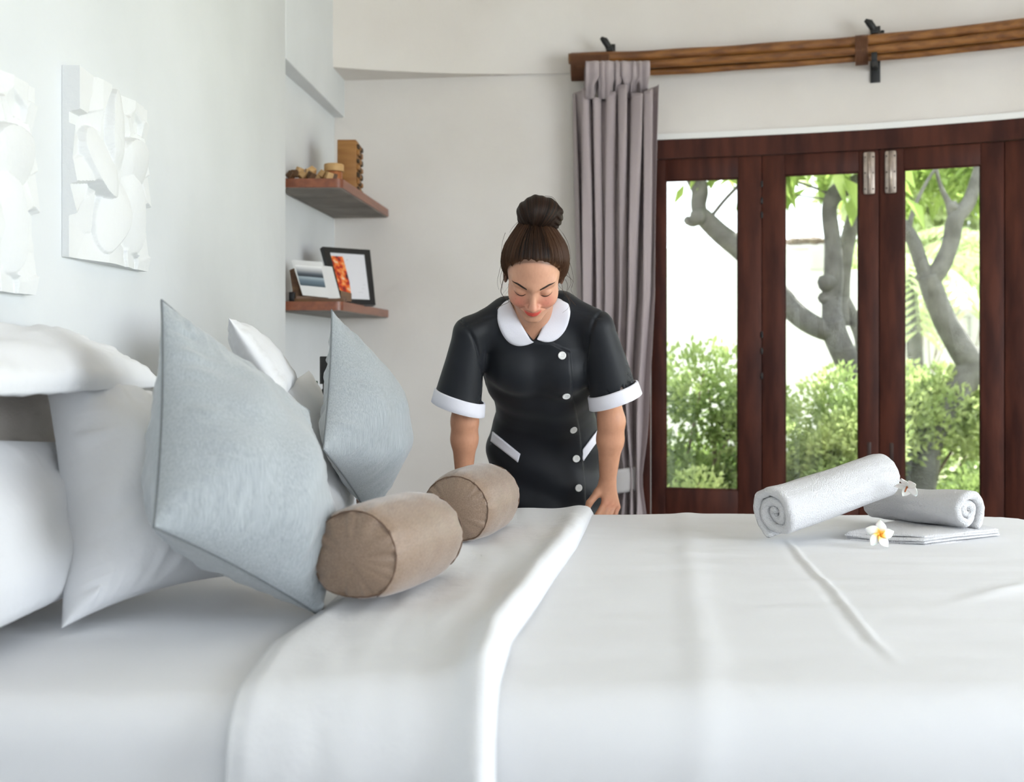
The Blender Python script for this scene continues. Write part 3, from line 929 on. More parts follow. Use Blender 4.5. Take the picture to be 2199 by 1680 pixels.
# round jar with wooden lid
jr = empty('jar', tuple(P(716, 385, 4.80)), 'copper jar with pale wooden lid on the upper shelf', 'jar')
jc = Vector((P(717, 385, 4.80).x, 4.80, zs1))
def lathe(prof, c, n=28):
    vs, fs = [], []
    for (r_, z_) in prof:
        for k in range(n):
            a = 2 * math.pi * k / n; vs.append((c.x + r_ * math.cos(a), c.y + r_ * math.sin(a), c.z + z_))
    fs = grid_faces(n, len(prof), wrap=True) + [tuple(reversed(range(n))), tuple(range((len(prof) - 1) * n, len(prof) * n))]
    return vs, fs
v_, f_ = lathe([(.030, 0), (.036, .006), (.036, .046), (.034, .05)], jc); weighted(mesh('body', v_, f_, M_COPPER, jr), 40)
v_, f_ = lathe([(.0405, .05), (.0425, .053), (.0425, .078), (.040, .082), (.01, .083)], jc); weighted(mesh('lid', v_, f_, M_OAKY2, jr), 40)
# wooden cubes lying in a row
cubes = [(634, 374, .0, 0), (642, 366, .35, 1), (650, 379, .8, 1), (661, 369, .2, 1), (668, 366, .9, 1), (670, 381, .4, 0), (680, 381, .1, 1), (692, 374, .6, 1), (708, 379, .3, 1), (626, 380, .6, 0), (716, 383, .2, 0)]
cl = ['dark wooden cube at the wall end of the upper shelf row', 'pale wooden cube sitting highest at the wall end of the row', 'pale wooden cube third along the upper shelf row',
      'pale wooden cube tipped up in the middle of the row', 'pale wooden cube behind the middle of the row', 'dark wooden cube low in the middle of the row',
      'pale wooden cube half hidden near the middle of the row', 'pale wooden cube tilted near the jar', 'pale wooden cube lying just before the jar', 'dark wooden cube cut off by the wall edge', 'dark wooden cube at the foot of the copper jar']
for (cxp, cyp, ang, pale), lab in zip(cubes, cl):
    c = P(cxp, cyp, 4.74); s_ = .0145
    bm = bmesh.new(); bm_box(bm, (-s_, -s_, -s_), (s_, s_, s_)); bmesh.ops.bevel(bm, geom=bm.edges[:], offset=.002, segments=1, affect='EDGES')
    R = Euler((ang * .9, ang * .7, ang * 2), 'XYZ').to_matrix()
    for v in bm.verts: v.co = R @ v.co
    lowest = min(v.co.z for v in bm.verts)
    zc_ = max(c.z, zs1 - lowest)
    me_o = from_bm('wooden_cube', bm, M_OAKY2 if pale else M_DARKB)
    me_o.location = (c.x, 4.74 + .02 * math.sin(cxp), zc_)
    tag(me_o, lab, 'wooden cube', 'wooden cubes on the upper shelf')

# framed picture on the lower shelf
def poster_mat():
    m = bpy.data.materials.new('printed_menu'); m.use_nodes = True
    nt = m.node_tree; b = nt.nodes['Principled BSDF']
    at = nt.nodes.new('ShaderNodeAttribute'); at.attribute_name = 'UVMap'
    sep = nt.nodes.new('ShaderNodeSeparateXYZ'); nt.links.new(at.outputs['Vector'], sep.inputs[0])
    n = nt.nodes.new('ShaderNodeTexNoise'); n.inputs['Scale'].default_value = 7; n.inputs['Detail'].default_value = 3
    nt.links.new(at.outputs['Vector'], n.inputs['Vector'])
    r = nt.nodes.new('ShaderNodeValToRGB')
    for p_, c_ in ((.30, (.01, .01, .012, 1)), (.44, (.55, .03, .012, 1)), (.52, (.85, .16, .02, 1)), (.60, (.90, .38, .12, 1)), (.68, (.85, .62, .5, 1))):
        e = r.color_ramp.elements.new(p_); e.color = c_
    nt.links.new(n.outputs['Fac'], r.inputs[0])
    lt = nt.nodes.new('ShaderNodeMath'); lt.operation = 'LESS_THAN'; lt.inputs[1].default_value = .36
    nt.links.new(sep.outputs['X'], lt.inputs[0])
    l2 = nt.nodes.new('ShaderNodeMath'); l2.operation = 'LESS_THAN'; l2.inputs[1].default_value = .93
    nt.links.new(sep.outputs['Y'], l2.inputs[0])
    mu = nt.nodes.new('ShaderNodeMath'); mu.operation = 'MULTIPLY'; nt.links.new(lt.outputs[0], mu.inputs[0]); nt.links.new(l2.outputs[0], mu.inputs[1])
    mx = nt.nodes.new('ShaderNodeMix'); mx.data_type = 'RGBA'
    nt.links.new(mu.outputs[0], mx.inputs[0]); mx.inputs[6].default_value = (.74, .74, .79, 1); nt.links.new(r.outputs[0], mx.inputs[7])
    nt.links.new(mx.outputs[2], b.inputs['Base Color']); b.inputs['Roughness'].default_value = .35
    return m
def photo_mat():
    m = bpy.data.materials.new('seascape_photo'); m.use_nodes = True
    nt = m.node_tree; b = nt.nodes['Principled BSDF']
    at = nt.nodes.new('ShaderNodeAttribute'); at.attribute_name = 'UVMap'
    sep = nt.nodes.new('ShaderNodeSeparateXYZ'); nt.links.new(at.outputs['Vector'], sep.inputs[0])
    r = nt.nodes.new('ShaderNodeValToRGB')
    els = [(0, (.06, .09, .12, 1)), (.25, (.16, .22, .27, 1)), (.42, (.40, .48, .54, 1)), (.47, (.03, .045, .06, 1)), (.55, (.05, .065, .085, 1)), (.62, (.13, .15, .18, 1)), (1, (.14, .16, .19, 1))]
    for p_, c_ in els:
        e = r.color_ramp.elements.new(p_); e.color = c_
    nt.links.new(sep.outputs['Y'], r.inputs[0]); nt.links.new(r.outputs[0], b.inputs['Base Color']); b.inputs['Roughness'].default_value = .3
    return m
def quad_uv(name, A, B, C, D, m, parent, thick=.001):
    """printed sheet A bottom-left, B bottom-right, C top-right, D top-left, as a thin slab with a UV map"""
    A, B, C, D = map(Vector, (A, B, C, D))
    n = (B - A).cross(D - A).normalized() * thick
    vs = [A, B, C, D, A - n, B - n, C - n, D - n]
    fs = [(0, 1, 2, 3), (7, 6, 5, 4), (0, 4, 5, 1), (1, 5, 6, 2), (2, 6, 7, 3), (3, 7, 4, 0)]
    o = mesh(name, vs, fs, m, parent)
    uv = o.data.uv_layers.new(name='UVMap')
    cs = [(0, 0), (1, 0), (1, 1), (0, 1)]
    for li, l in enumerate(o.data.loops): uv.data[li].uv = cs[l.vertex_index % 4]
    return o
fr = empty('picture_frame', (-.68, 5.15, zs2), 'black picture frame with red food photo and printed text, leaning on the lower shelf', 'picture frame')
# outer corners of the frame, leaning back and turned towards the room
FA, FB, FC, FD = P(725, 650, 4.98), P(805, 662, 5.14), P(793, 538, 5.20), P(691, 531, 5.04)
FA = Vector((FA.x, FA.y, zs2 + .002)); FB = Vector((FB.x, FB.y, zs2 + .002))
un = (FB - FA).cross(FD - FA).normalized()
def lerp4(s_, t_): return FA * (1 - s_) * (1 - t_) + FB * s_ * (1 - t_) + FC * s_ * t_ + FD * (1 - s_) * t_
def bar4(name, s0, s1, t0, t1, th, m, parent, lift=0):
    cs = [lerp4(s0, t0), lerp4(s1, t0), lerp4(s1, t1), lerp4(s0, t1)]
    vs = [c + un * (lift + th) for c in cs] + [c + un * lift for c in cs]
    return mesh(name, vs, [(0, 1, 2, 3), (7, 6, 5, 4), (0, 4, 5, 1), (1, 5, 6, 2), (2, 6, 7, 3), (3, 7, 4, 0)], m, parent)
bw = .125; bh = .09
bar4('frame_side', 0, bw, 0, 1, .022, M_BLACK, fr, -.016); bar4('frame_side', 1 - bw, 1, 0, 1, .022, M_BLACK, fr, -.016)
bar4('frame_side', bw, 1 - bw, 0, bh, .022, M_BLACK, fr, -.016); bar4('frame_side', bw, 1 - bw, 1 - bh, 1, .022, M_BLACK, fr, -.016)
M_POSTER = poster_mat()
quad_uv('print', lerp4(bw, bh) + un * .001, lerp4(1 - bw, bh) + un * .001, lerp4(1 - bw, 1 - bh) + un * .001, lerp4(bw, 1 - bh) + un * .001, M_POSTER, fr)
bar4('backing', .02, .98, .02, .98, .003, M_BLACK, fr, -.018)
M_INK = mat('grey_print', (.42, .42, .45), .6)
for k in range(9):
    t_ = .80 - k * .068 - (.03 if k else 0)
    hgt = .028 if k == 0 else .010
    s0, s1 = .46, (.80 if k == 0 else .82 - .05 * (k % 3))
    cs = [lerp4(s0, t_ - hgt), lerp4(s1, t_ - hgt), lerp4(s1, t_), lerp4(s0, t_)]
    quad_uv('text_line', *[c + un * .0022 for c in cs], M_INK if k == 0 else mat('faint_print', (.62, .62, .66), .6), fr, .0006)
# easel leg at the back, so that the frame stands
pb = lerp4(.5, .55) - un * .018
v2, f2 = tube([pb, Vector((pb.x - un.x * .05, pb.y - un.y * .09 , zs2 + .004))], .006, 6)
mesh('easel_leg', v2, f2, M_BLACK, fr)

# wooden card holder with cards, a photograph and a loose card
ch = empty('card_holder', (-.85, 4.72, zs2), 'brown wooden card holder on the lower shelf', 'card holder')
ux = Vector((1, .10, 0)).normalized()
def hp(px, py, y): return P(px, py, y)
def slabquad(name, pts, th, m, parent):
    A, B, C, D = map(Vector, pts)
    n = (B - A).cross(D - A).normalized() * th
    vs = [A, B, C, D] + [q - n for q in (A, B, C, D)]
    return mesh(name, vs, [(0, 1, 2, 3), (7, 6, 5, 4), (0, 4, 5, 1), (1, 5, 6, 2), (2, 6, 7, 3), (3, 7, 4, 0)], m, parent)
slabquad('back_board', [hp(633, 643, 4.76), hp(706, 645, 4.80), hp(699, 585, 4.83), hp(625, 578, 4.79)], .010, M_BROWN, ch)
slabquad('side_post', [hp(631, 645, 4.715), hp(645, 645, 4.72), hp(636, 574, 4.78), hp(622, 580, 4.775)], .012, M_BROWN, ch)
slabquad('lip', [hp(636, 645, 4.70), hp(745, 650, 4.77), hp(745, 640, 4.77), hp(636, 636, 4.70)], .012, M_BROWN, ch)
slabquad('end_block', [hp(733, 645, 4.78), hp(755, 648, 4.82), hp(755, 630, 4.82), hp(731, 624, 4.78)], .03, M_BROWN, ch)
box('base', (hp(634, 646, 4.72).x, 4.70, zs2), (hp(745, 646, 4.80).x, 4.80, zs2 + .014), M_BROWN, ch, bevel=.002)
cd = empty('postcard', tuple(hp(660, 640, 4.72)), 'white card with a grey seascape photo in the card holder', 'card')
CA, CB, CC, CD = hp(650, 634, 4.705), hp(708, 640, 4.725), hp(692, 563, 4.775), hp(626, 558, 4.755)
quad_uv('card', CA, CB, CC, CD, M_PAPER, cd)
def lc(s_, t_): return CA * (1 - s_) * (1 - t_) + CB * s_ * (1 - t_) + CC * s_ * t_ + CD * (1 - s_) * t_
nc = (CB - CA).cross(CD - CA).normalized() * .0012
quad_uv('photo', lc(.03, .28) + nc, lc(.93, .28) + nc, lc(.93, .86) + nc, lc(.06, .86) + nc, photo_mat(), cd, .0006)
cd2 = empty('postcard', tuple(hp(712, 640, 4.74)), 'narrow blank white card beside the seascape card', 'card')
quad_uv('card', hp(706, 643, 4.735), hp(731, 640, 4.745), hp(713, 573, 4.79), hp(694, 571, 4.785), M_PAPER, cd2)
bk = box('black_block', (hp(622, 640, 4.72).x, 4.70, zs2), (hp(634, 640, 4.72).x, 4.74, zs2 + .042), M_BLACK, None, bevel=.003)  # unidentified small black thing, modelled as a plain block
tag(bk, 'small black block at the wall end of the lower shelf', 'ornament')

# ------------------------------------------------------------------ bedside table beyond the bed
ns = empty('bedside_table', (-.72, 3.75, 0), 'dark wooden bedside table hidden behind the pillows', 'table')
box('top', (-.93, 3.42, .66), (-.48, 4.05, .69), M_BEDWOOD, ns, bevel=.004)
box('body', (-.91, 3.45, .30), (-.50, 4.02, .66), M_BEDWOOD, ns, bevel=.004)
for lx_ in (-.88, -.54):
    for ly_ in (3.48, 3.98):
        box('leg', (lx_ - .02, ly_ - .02, 0), (lx_ + .02, ly_ + .02, .30), M_BEDWOOD, ns, bevel=.003)
bt = empty('bottle', tuple((P(698, 800, 3.7).x, 3.7, .69)), 'slim black bottle behind the far grey cushion, below the lower shelf', 'bottle', 'bottles on the bedside table')
bc = Vector((P(700, 800, 3.7).x, 3.7, .69))
v_, f_ = lathe([(.019, 0), (.021, .004), (.021, .30), (.018, .315), (.011, .325), (.011, .345)], bc); weighted(mesh('glass_body', v_, f_, M_BLACK, bt), 40)
v_, f_ = lathe([(.0215, .395), (.0215, .415), (.0215, .434)], bc - Vector((0, 0, 0))) if False else lathe([(.0205, .34), (.0205, .428), (.019, .431)], bc); weighted(mesh('cap', v_, f_, M_IRON, bt), 40)
M_GREENB = mat('dark_green_glass', (.005, .045, .022), .15)
bt2 = empty('bottle', tuple((P(676, 830, 3.8).x, 3.8, .69)), 'small dark green bottle next to the slim black bottle', 'bottle', 'bottles on the bedside table')
bc = Vector((P(676, 830, 3.8).x, 3.8, .69))
v_, f_ = lathe([(.014, 0), (.016, .004), (.016, .26), (.009, .28), (.009, .30)], bc); weighted(mesh('glass_body', v_, f_, M_GREENB, bt2), 40)
v_, f_ = lathe([(.010, .30), (.010, .345), (.009, .347)], bc); weighted(mesh('cap', v_, f_, M_GREENB, bt2), 40)

# ------------------------------------------------------------------ curtain rod, brackets, curtain
S_ROD0 = s_at_px(1226)
rod = empty('curtain_rod', (1.2, 5.3, 2.5), 'curved rod of bundled brown bamboo poles above the doors', 'curtain rod')
def rod_pts(off, z, s0, s1, n=60, wob=0):
    out = []
    for i in range(n):
        p, nn = cv(s0 + (s1 - s0) * i / (n - 1)); q = p + nn * off
        out.append(Vector((q[0], q[1], z + wob * nz(i * .25, off * 40, z * 9))))
    return out
S_RODE = s_at_idx(11)
for (off, z, r_, ds) in ((.125, 2.568, .027, 0), (.10, 2.530, .026, .01), (.145, 2.522, .020, .03), (.115, 2.492, .0165, .022), (.07, 2.560, .022, .015)):
    v2, f2 = tube(rod_pts(off, z, S_ROD0 + ds, S_RODE, 70, .004), [r_ * (1 + .06 * math.sin(i * .9)) for i in range(70)], 14)
    mesh('bamboo_pole', v2, f2, M_BAMBOO, rod, True)
# rattan windings
def winding(s0, s1, name):
    mb = MB()
    n = max(3, int((s1 - s0) / .0075))
    for k in range(n):
        s = s0 + (s1 - s0) * (k + .5) / n
        p, nn = cv(s); c = p + nn * .118
        loop = []
        for t in range(20):
            a = 2 * math.pi * t / 20
            off = math.cos(a) * .052; zz = 2.531 + math.sin(a) * .067
            q = p + nn * (.112 + off); loop.append(Vector((q[0], q[1], zz)))
        mb.add(tube(loop, .0042, 6, closed=True))
    mb.build(name, M_RATTAN, rod)
winding(S_ROD0 + .012, s_at_px(1312), 'rattan_winding')
winding(s_at_px(1838), s_at_px(1866), 'rattan_winding')

def bracket(px, lower, label):
    s = s_at_px(px); p, nn = cv(s); d = np.array((-nn[1], nn[0]))
    root = empty('rod_bracket', (float(p[0]), float(p[1]), 2.4), label, 'bracket', 'black iron rod brackets')
    M = frame_M((p[0], p[1], 0), (d[0], d[1], 0))     # local y outward
    z0 = 2.40 if lower else 2.47
    part_box('wall_plate', (-.022, -.010, z0), (.022, -.001, 2.665), M_IRON, root, M, .002)
    part_box('arm', (-.013, -.175, 2.455), (.013, -.004, 2.472), M_IRON, root, M, .002)
    part_box('upper_arm', (-.016, -.12, 2.604), (.016, -.004, 2.620), M_IRON, root, M, .002)
    part_box('front_lip', (-.013, -.185, 2.455), (.013, -.175, 2.50), M_IRON, root, M, .002)
    # scrolled hook above the rod
    pts = [M @ Vector((0, -.10, 2.612)), M @ Vector((-.010, -.11, 2.635)), M @ Vector((-.024, -.115, 2.655)), M @ Vector((-.042, -.118, 2.668))]
    v2, f2 = tube(pts, [.014, .016, .017, .008], 8)
    mesh('hook', v2, f2, M_IRON, root, True)
    if lower:
        v2, f2 = tube([M @ Vector((.03, -.08, 2.60)), M @ Vector((.034, -.08, 2.622))], .009, 8)
        mesh('bolt', v2, f2, M_IRON, root, True)
bracket(1312, False, 'black iron rod bracket above the curtain')
bracket(1880, True, 'black iron rod bracket with long plate above the doors')

# curtain
cu = empty('curtain', (.5, 5.38, .02), 'mauve-grey tab-top curtain gathered at the left of the doors', 'curtain')
NFOLD = 6.5
zs_ = np.concatenate([np.linspace(.03, .70, 14), np.linspace(.74, 2.39, 60)])
def prof_u(u, z):
    ph = 2 * math.pi * NFOLD * (u + .012 * math.sin(3 * z + 5 * u))
    tie = math.exp(-((z - .52) / .16) ** 2)
    top = math.exp(-((2.39 - z) / .10))
    amp = .046 * (1 - .55 * tie) * (.85 + .3 * math.sin(u * 9 + 1))
    dpt = amp * (math.sin(ph) + .28 * math.sin(2 * ph + 1 + 2 * z) + .25 * nz(u * 8, z * 1.1, 3)) 
    return dpt, tie
vs = []
NUc = 170
for z in zs_:
    yw = 5.44
    l_px = np.interp(z, [.03, .52, 1.0, 2.39], [1262, 1290, 1246, 1237]); r_px = np.interp(z, [.03, .52, .9, 1.4, 2.39], [1384, 1374, 1381, 1396, 1406])
    for i in range(NUc):
        u = i / (NUc - 1)
        dpt, tie = prof_u(u, z)
        px = l_px + (r_px - l_px) * u + 3 * math.sin(u * 20 + z * 2) * (1 - tie)
        s_u = (px - CX) * yw / F
        s_u += .014 * math.sin(4 * math.pi * NFOLD * u + 1.0 + .6 * z) * (1 - tie)
        zt = z + (.028 * math.sin(u * 13 + .6) if z > 2.38 else .02 * math.sin(u * 13 + .6) * max(0, (z - 2.2) / .19))
        vs.append((s_u, yw - .02 + dpt - .15 * (u - .5) , zt))
o = mesh('drape', vs, grid_faces(NUc, len(zs_)), M_CURTAIN, cu, True); solid(o, .002, 0)
# tabs looping over the rod
tabs = [(1256, 1284, 1258, 1276), (1282, 1298, 1286, 1300), (1293, 1318, 1299, 1316), (1318, 1334, 1322, 1332), (1332, 1360, 1340, 1362), (1356, 1374, 1354, 1366), (1368, 1392, 1374, 1391)]
for k, (a, b, c, d_) in enumerate(tabs):
    yf, yb = 5.375, 5.44
    zt_, zb2 = 2.545, 2.36
    n = 9
    vs = []
    rowz = [(zb2, yf + .03, (c, d_)), (zb2 + .07, yf, (c, d_)), (2.49, yf - .012, (a, b)), (2.55, yf - .016, (a, b)), (2.60, yf + .012, (a, b)), (2.606, yf + .05, (a, b)), (2.57, yf + .10, (a, b)), (2.47, yf + .105, (a, b)), (zb2, yf + .08, (c, d_))]
    rowz = [(zb2, yf + .045, (c, d_)), (zb2 + .06, yf + .02, (c, d_)), (2.45, yf - .035, (a, b)), (2.505, yf - .045, (a, b)), (2.522, yf - .03, (a, b)), (2.505, yf + .05, (a, b)), (2.42, yf + .06, (a, b)), (zb2, yf + .06, (c, d_))]
    for (z, y, (p0, p1)) in rowz:
        for i in range(n):
            s_ = i / (n - 1)
            fold = .007 * math.sin(s_ * math.pi * 2 + k)
            vs.append(((p0 + (p1 - p0) * s_ - CX) * 5.40 / F, y + fold, z))
    o = mesh('tab', vs, grid_faces(n, len(rowz)), M_CURTAIN, cu, True); solid(o, .003, 0)
# tieback band
vs = []
for z in (.455, .47, .50, .53, .555, .57):
    for k in range(40):
        a = 2 * math.pi * k / 40
        rx_ = .102 if z not in (.455, .57) else .099
        vs.append(((1330 - CX) * 5.40 / F + rx_ * math.cos(a), 5.42 + .065 * math.sin(a), z + .012 * math.cos(a)))
o = mesh('tieback', vs, grid_faces(40, 6, wrap=True), M_CURTAIN_L, cu, True); solid(o, .004, 0)
# ------------------------------------------------------------------ the housekeeper
def isosurface(D, o, h):
    """naive surface nets on a numpy grid; returns verts, quads"""
    s = D < 0
    nx, ny, nz_ = D.shape
    c = np.zeros((nx - 1, ny - 1, nz_ - 1), np.uint8)
    for dx in (0, 1):
        for dy in (0, 1):
            for dz in (0, 1):
                c += s[dx:nx - 1 + dx, dy:ny - 1 + dy, dz:nz_ - 1 + dz]
    act = (c > 0) & (c < 8)
    I = np.argwhere(act)
    idx = -np.ones(act.shape, np.int64); idx[act] = np.arange(len(I))
    acc = np.zeros((len(I), 3)); cnt = np.zeros(len(I))
    cor = [(0, 0, 0), (1, 0, 0), (0, 1, 0), (1, 1, 0), (0, 0, 1), (1, 0, 1), (0, 1, 1), (1, 1, 1)]
    vals = [D[I[:, 0] + a, I[:, 1] + b, I[:, 2] + c_] for a, b, c_ in cor]
    for i in range(8):
        for j in range(i + 1, 8):
            if sum(abs(cor[i][k] - cor[j][k]) for k in range(3)) != 1: continue
            d0, d1 = vals[i], vals[j]
            m = (d0 < 0) != (d1 < 0)
            t = np.where(m, d0 / np.where(m, d0 - d1, 1), 0)
            p = np.array(cor[i], float)[None] + t[:, None] * (np.array(cor[j], float) - np.array(cor[i], float))[None]
            acc[m] += p[m]; cnt[m] += 1
    V = (acc / cnt[:, None] + I) * h + np.array(o)[None]
    Q = []
    for ax in range(3):
        a1, a2 = (ax + 1) % 3, (ax + 2) % 3
        sl0 = [slice(None)] * 3; sl1 = [slice(None)] * 3
        sl0[ax] = slice(0, -1); sl1[ax] = slice(1, None)
        s0 = s[tuple(sl0)]; s1 = s[tuple(sl1)]
        E = np.argwhere(s0 != s1)
        ok = (E[:, a1] > 0) & (E[:, a2] > 0) & (E[:, a1] < D.shape[a1] - 1) & (E[:, a2] < D.shape[a2] - 1)
        E = E[ok]
        fl = s0[E[:, 0], E[:, 1], E[:, 2]]
        def cell(o1, o2):
            e = E.copy(); e[:, a1] += o1; e[:, a2] += o2
            return idx[e[:, 0], e[:, 1], e[:, 2]]
        q = np.stack([cell(-1, -1), cell(0, -1), cell(0, 0), cell(-1, 0)], 1)
        q[~fl] = q[~fl][:, ::-1]
        Q.append(q)
    return V, np.concatenate(Q)

def grid(lo, hi, h):
    ax = [np.arange(lo[k], hi[k] + h, h, dtype=np.float32) for k in range(3)]
    X, Y, Z = np.meshgrid(*ax, indexing='ij')
    return X, Y, Z

def smin(a, b, k):
    hh = np.clip(.5 + .5 * (b - a) / k, 0, 1)
    return b * (1 - hh) + a * hh - k * hh * (1 - hh)
def smax(a, b, k): return -smin(-a, -b, k)
def ell(X, Y, Z, c, r):
    x, y, z = (X - c[0]) / r[0], (Y - c[1]) / r[1], (Z - c[2]) / r[2]
    k0 = np.sqrt(x * x + y * y + z * z) + 1e-9
    k1 = np.sqrt((x / r[0]) ** 2 + (y / r[1]) ** 2 + (z / r[2]) ** 2) + 1e-9
    return k0 * (k0 - 1) / k1
def cap(X, Y, Z, a, b, ra_, rb_):
    a = np.array(a, np.float32); b = np.array(b, np.float32); d = b - a
    t = ((X - a[0]) * d[0] + (Y - a[1]) * d[1] + (Z - a[2]) * d[2]) / float(d @ d)
    t = np.clip(t, 0, 1)
    return np.sqrt((X - a[0] - t * d[0]) ** 2 + (Y - a[1] - t * d[1]) ** 2 + (Z - a[2] - t * d[2]) ** 2) - (ra_ + (rb_ - ra_) * t)

def sdf_mesh(fun, lo, hi, h):
    X, Y, Z = grid(lo, hi, h)
    D = fun(X, Y, Z)
    return isosurface(D, (X[0, 0, 0], Y[0, 0, 0], Z[0, 0, 0]), h)

def relax(V, Q, it=1, lam=.5):
    """a light Laplacian smoothing"""
    n = len(V)
    for _ in range(it):
        S = np.zeros_like(V); C_ = np.zeros(n)
        for k in range(4):
            a, b = Q[:, k], Q[:, (k + 1) % 4]
            np.add.at(S, a, V[b]); np.add.at(C_, a, 1); np.add.at(S, b, V[a]); np.add.at(C_, b, 1)
        V = V * (1 - lam) + lam * S / np.maximum(C_, 1)[:, None]
    return V

def biggest(V, Q):
    lab = np.arange(len(V))
    while True:
        m = lab[Q].min(1); new = lab.copy()
        for k in range(4): np.minimum.at(new, Q[:, k], m)
        new = new[new]
        if (new == lab).all(): break
        lab = new
    ids, cnt = np.unique(lab, return_counts=True)
    keep = lab == ids[np.argmax(cnt)]
    remap = np.cumsum(keep) - 1
    Q = Q[keep[Q].all(1)]
    return V[keep], remap[Q]

def np_mesh(name, V, Q, m, parent, attr=None):
    me = bpy.data.meshes.new(name)
    me.vertices.add(len(V)); me.vertices.foreach_set('co', np.asarray(V, np.float32).ravel())
    me.loops.add(len(Q) * 4); me.loops.foreach_set('vertex_index', np.asarray(Q, np.int32).ravel())
    me.polygons.add(len(Q)); me.polygons.foreach_set('loop_start', np.arange(0, len(Q) * 4, 4, dtype=np.int32)); 
    me.polygons.foreach_set('use_smooth', [True] * len(Q))
    me.update(); me.validate()
    if m: me.materials.append(m)
    if attr is not None:
        for nm, val in attr.items():
            if val.ndim == 1:
                a = me.attributes.new(nm, 'FLOAT', 'POINT'); a.data.foreach_set('value', val.astype(np.float32))
            else:
                a = me.attributes.new(nm, 'FLOAT_COLOR', 'POINT')
                a.data.foreach_set('color', np.concatenate([val, np.ones((len(val), 1))], 1).astype(np.float32).ravel())
    o = bpy.data.objects.new(name, me); col.objects.link(o)
    if parent is not None:
        o.parent = parent
        chain = Vector((0, 0, 0)); q = parent
        while q is not None: chain = chain + q.location; q = q.parent
        o.location = -chain
    return o

person = empty('person', (.10, 3.46, 0), 'person in a dark uniform with white collar, hair in a bun, leaning over the bed', 'person')

# --- head frame: pitched forward 45 degrees
PITCH = math.radians(44); ROLL = math.radians(1.0); YAW = math.radians(-1.0)
HC = Vector((.0575, 2.955, 1.348))
ux_ = Vector((1, 0, 0)); uf = Vector((0, -math.cos(PITCH), -math.sin(PITCH))); uu_ = Vector((0, -math.sin(PITCH), math.cos(PITCH)))
RM = Matrix.Rotation(YAW, 3, uu_) @ Matrix.Rotation(ROLL, 3, Vector((0, 1, 0)))
ux_, uf, uu_ = RM @ ux_, RM @ uf, RM @ uu_
HM = np.array([[ux_.x, uf.x, uu_.x], [ux_.y, uf.y, uu_.y], [ux_.z, uf.z, uu_.z]], np.float32)   # local -> world
HCn = np.array(HC, np.float32)
def to_local(X, Y, Z):
    x, y, z = X - HCn[0], Y - HCn[1], Z - HCn[2]
    return (x * HM[0, 0] + y * HM[1, 0] + z * HM[2, 0], x * HM[0, 1] + y * HM[1, 1] + z * HM[2, 1], x * HM[0, 2] + y * HM[1, 2] + z * HM[2, 2])
def hw(x, y, z): return HC + ux_ * x + uf * y + uu_ * z

EYE = (.0315, .0, .0)
def head_sdf(x, y, z):
    ax = np.abs(x)
    d = ell(x, y, z, (0, -.004, .035), (.0735, .093, .092))
    d = smin(d, ell(x, y, z, (0, .028, -.036), (.0565, .062, .070)), .03)
    d = smin(d, ell(ax, y, z, (.034, .050, -.030), (.030, .032, .030)), .02)          # cheekbones
    d = smin(d, cap(ax, y, z, (.048, .003, -.052), (.010, .068, -.091), .015, .014), .028)   # jaw
    d = smin(d, ell(x, y, z, (0, .073, -.091), (.017, .016, .014)), .018)               # chin
    d = smin(d, cap(ax, y, z, (.0, .081, .020), (.044, .066, .026), .012, .009), .022)   # brow
    d = smax(d, -ell(ax, y, z, (.032, .100, .001), (.020, .021, .0135)), .014)              # socket
    d = smin(d, ell(ax, y, z, (.0315, .0705, -.0005), (.0165, .0165, .0135)), .005)          # lid over the eyeball
    d = smin(d, ell(ax, y, z, (.034, .062, -.038), (.022, .022, .017)), .014)              # smiling cheeks
    d = smin(d, ell(x, y, z, (0, .072, -.061), (.029, .024, .021)), .014)                # muzzle
    n = cap(x, y, z, (0, .083, .006), (0, .104, -.034), .0065, .0105)
    n = smin(n, ell(x, y, z, (0, .1035, -.037), (.0115, .010, .0095)), .006)
    n = smin(n, ell(ax, y, z, (.0125, .093, -.042), (.0075, .010, .0075)), .006)
    d = smin(d, n, .008)
    d = smax(d, -ell(ax, y, z, (.006, .1005, -.0475), (.0032, .004, .003)), .002)          # nostrils
    # lips, drawn into a smile
    up = np.minimum(cap(ax, y, z, (.003, .0965, -.0585), (.0125, .0930, -.0578), .0032, .0028), cap(ax, y, z, (.0125, .0930, -.0578), (.0235, .0845, -.0545), .0028, .0012))
    lo = np.minimum(cap(ax, y, z, (0, .0952, -.0655), (.011, .0920, -.0640), .0047, .0040), cap(ax, y, z, (.011, .0920, -.0640), (.0232, .0845, -.0550), .0040, .0012))
    d = smin(d, up, .005); d = smin(d, lo, .005)
    gap = np.minimum(cap(ax, y, z, (0, .1010, -.0617), (.013, .0970, -.0600), .0011, .0010), cap(ax, y, z, (.013, .0970, -.0600), (.0285, .0850, -.0525), .0010, .0012))
    d = smax(d, -gap, .002)
    # lash line fold on the closed lids
    lf = np.minimum(cap(ax, y, z, (.0195, .0805, -.0065), (.0315, .0865, -.0095), .0008, .0008), cap(ax, y, z, (.0315, .0865, -.0095), (.0445, .0780, -.0055), .0008, .0008))
    d = smax(d, -lf, .0015)
    # smile crease
    cr = cap(ax, y, z, (.019, .0915, -.043), (.0345, .0795, -.056), .0012, .0008)
    d = smax(d, -cr, .004)
    # ears
    e = ell(ax, y, z, (.0745, -.006, -.014), (.007, .015, .027))
    d = smin(d, e, .006)
    return d

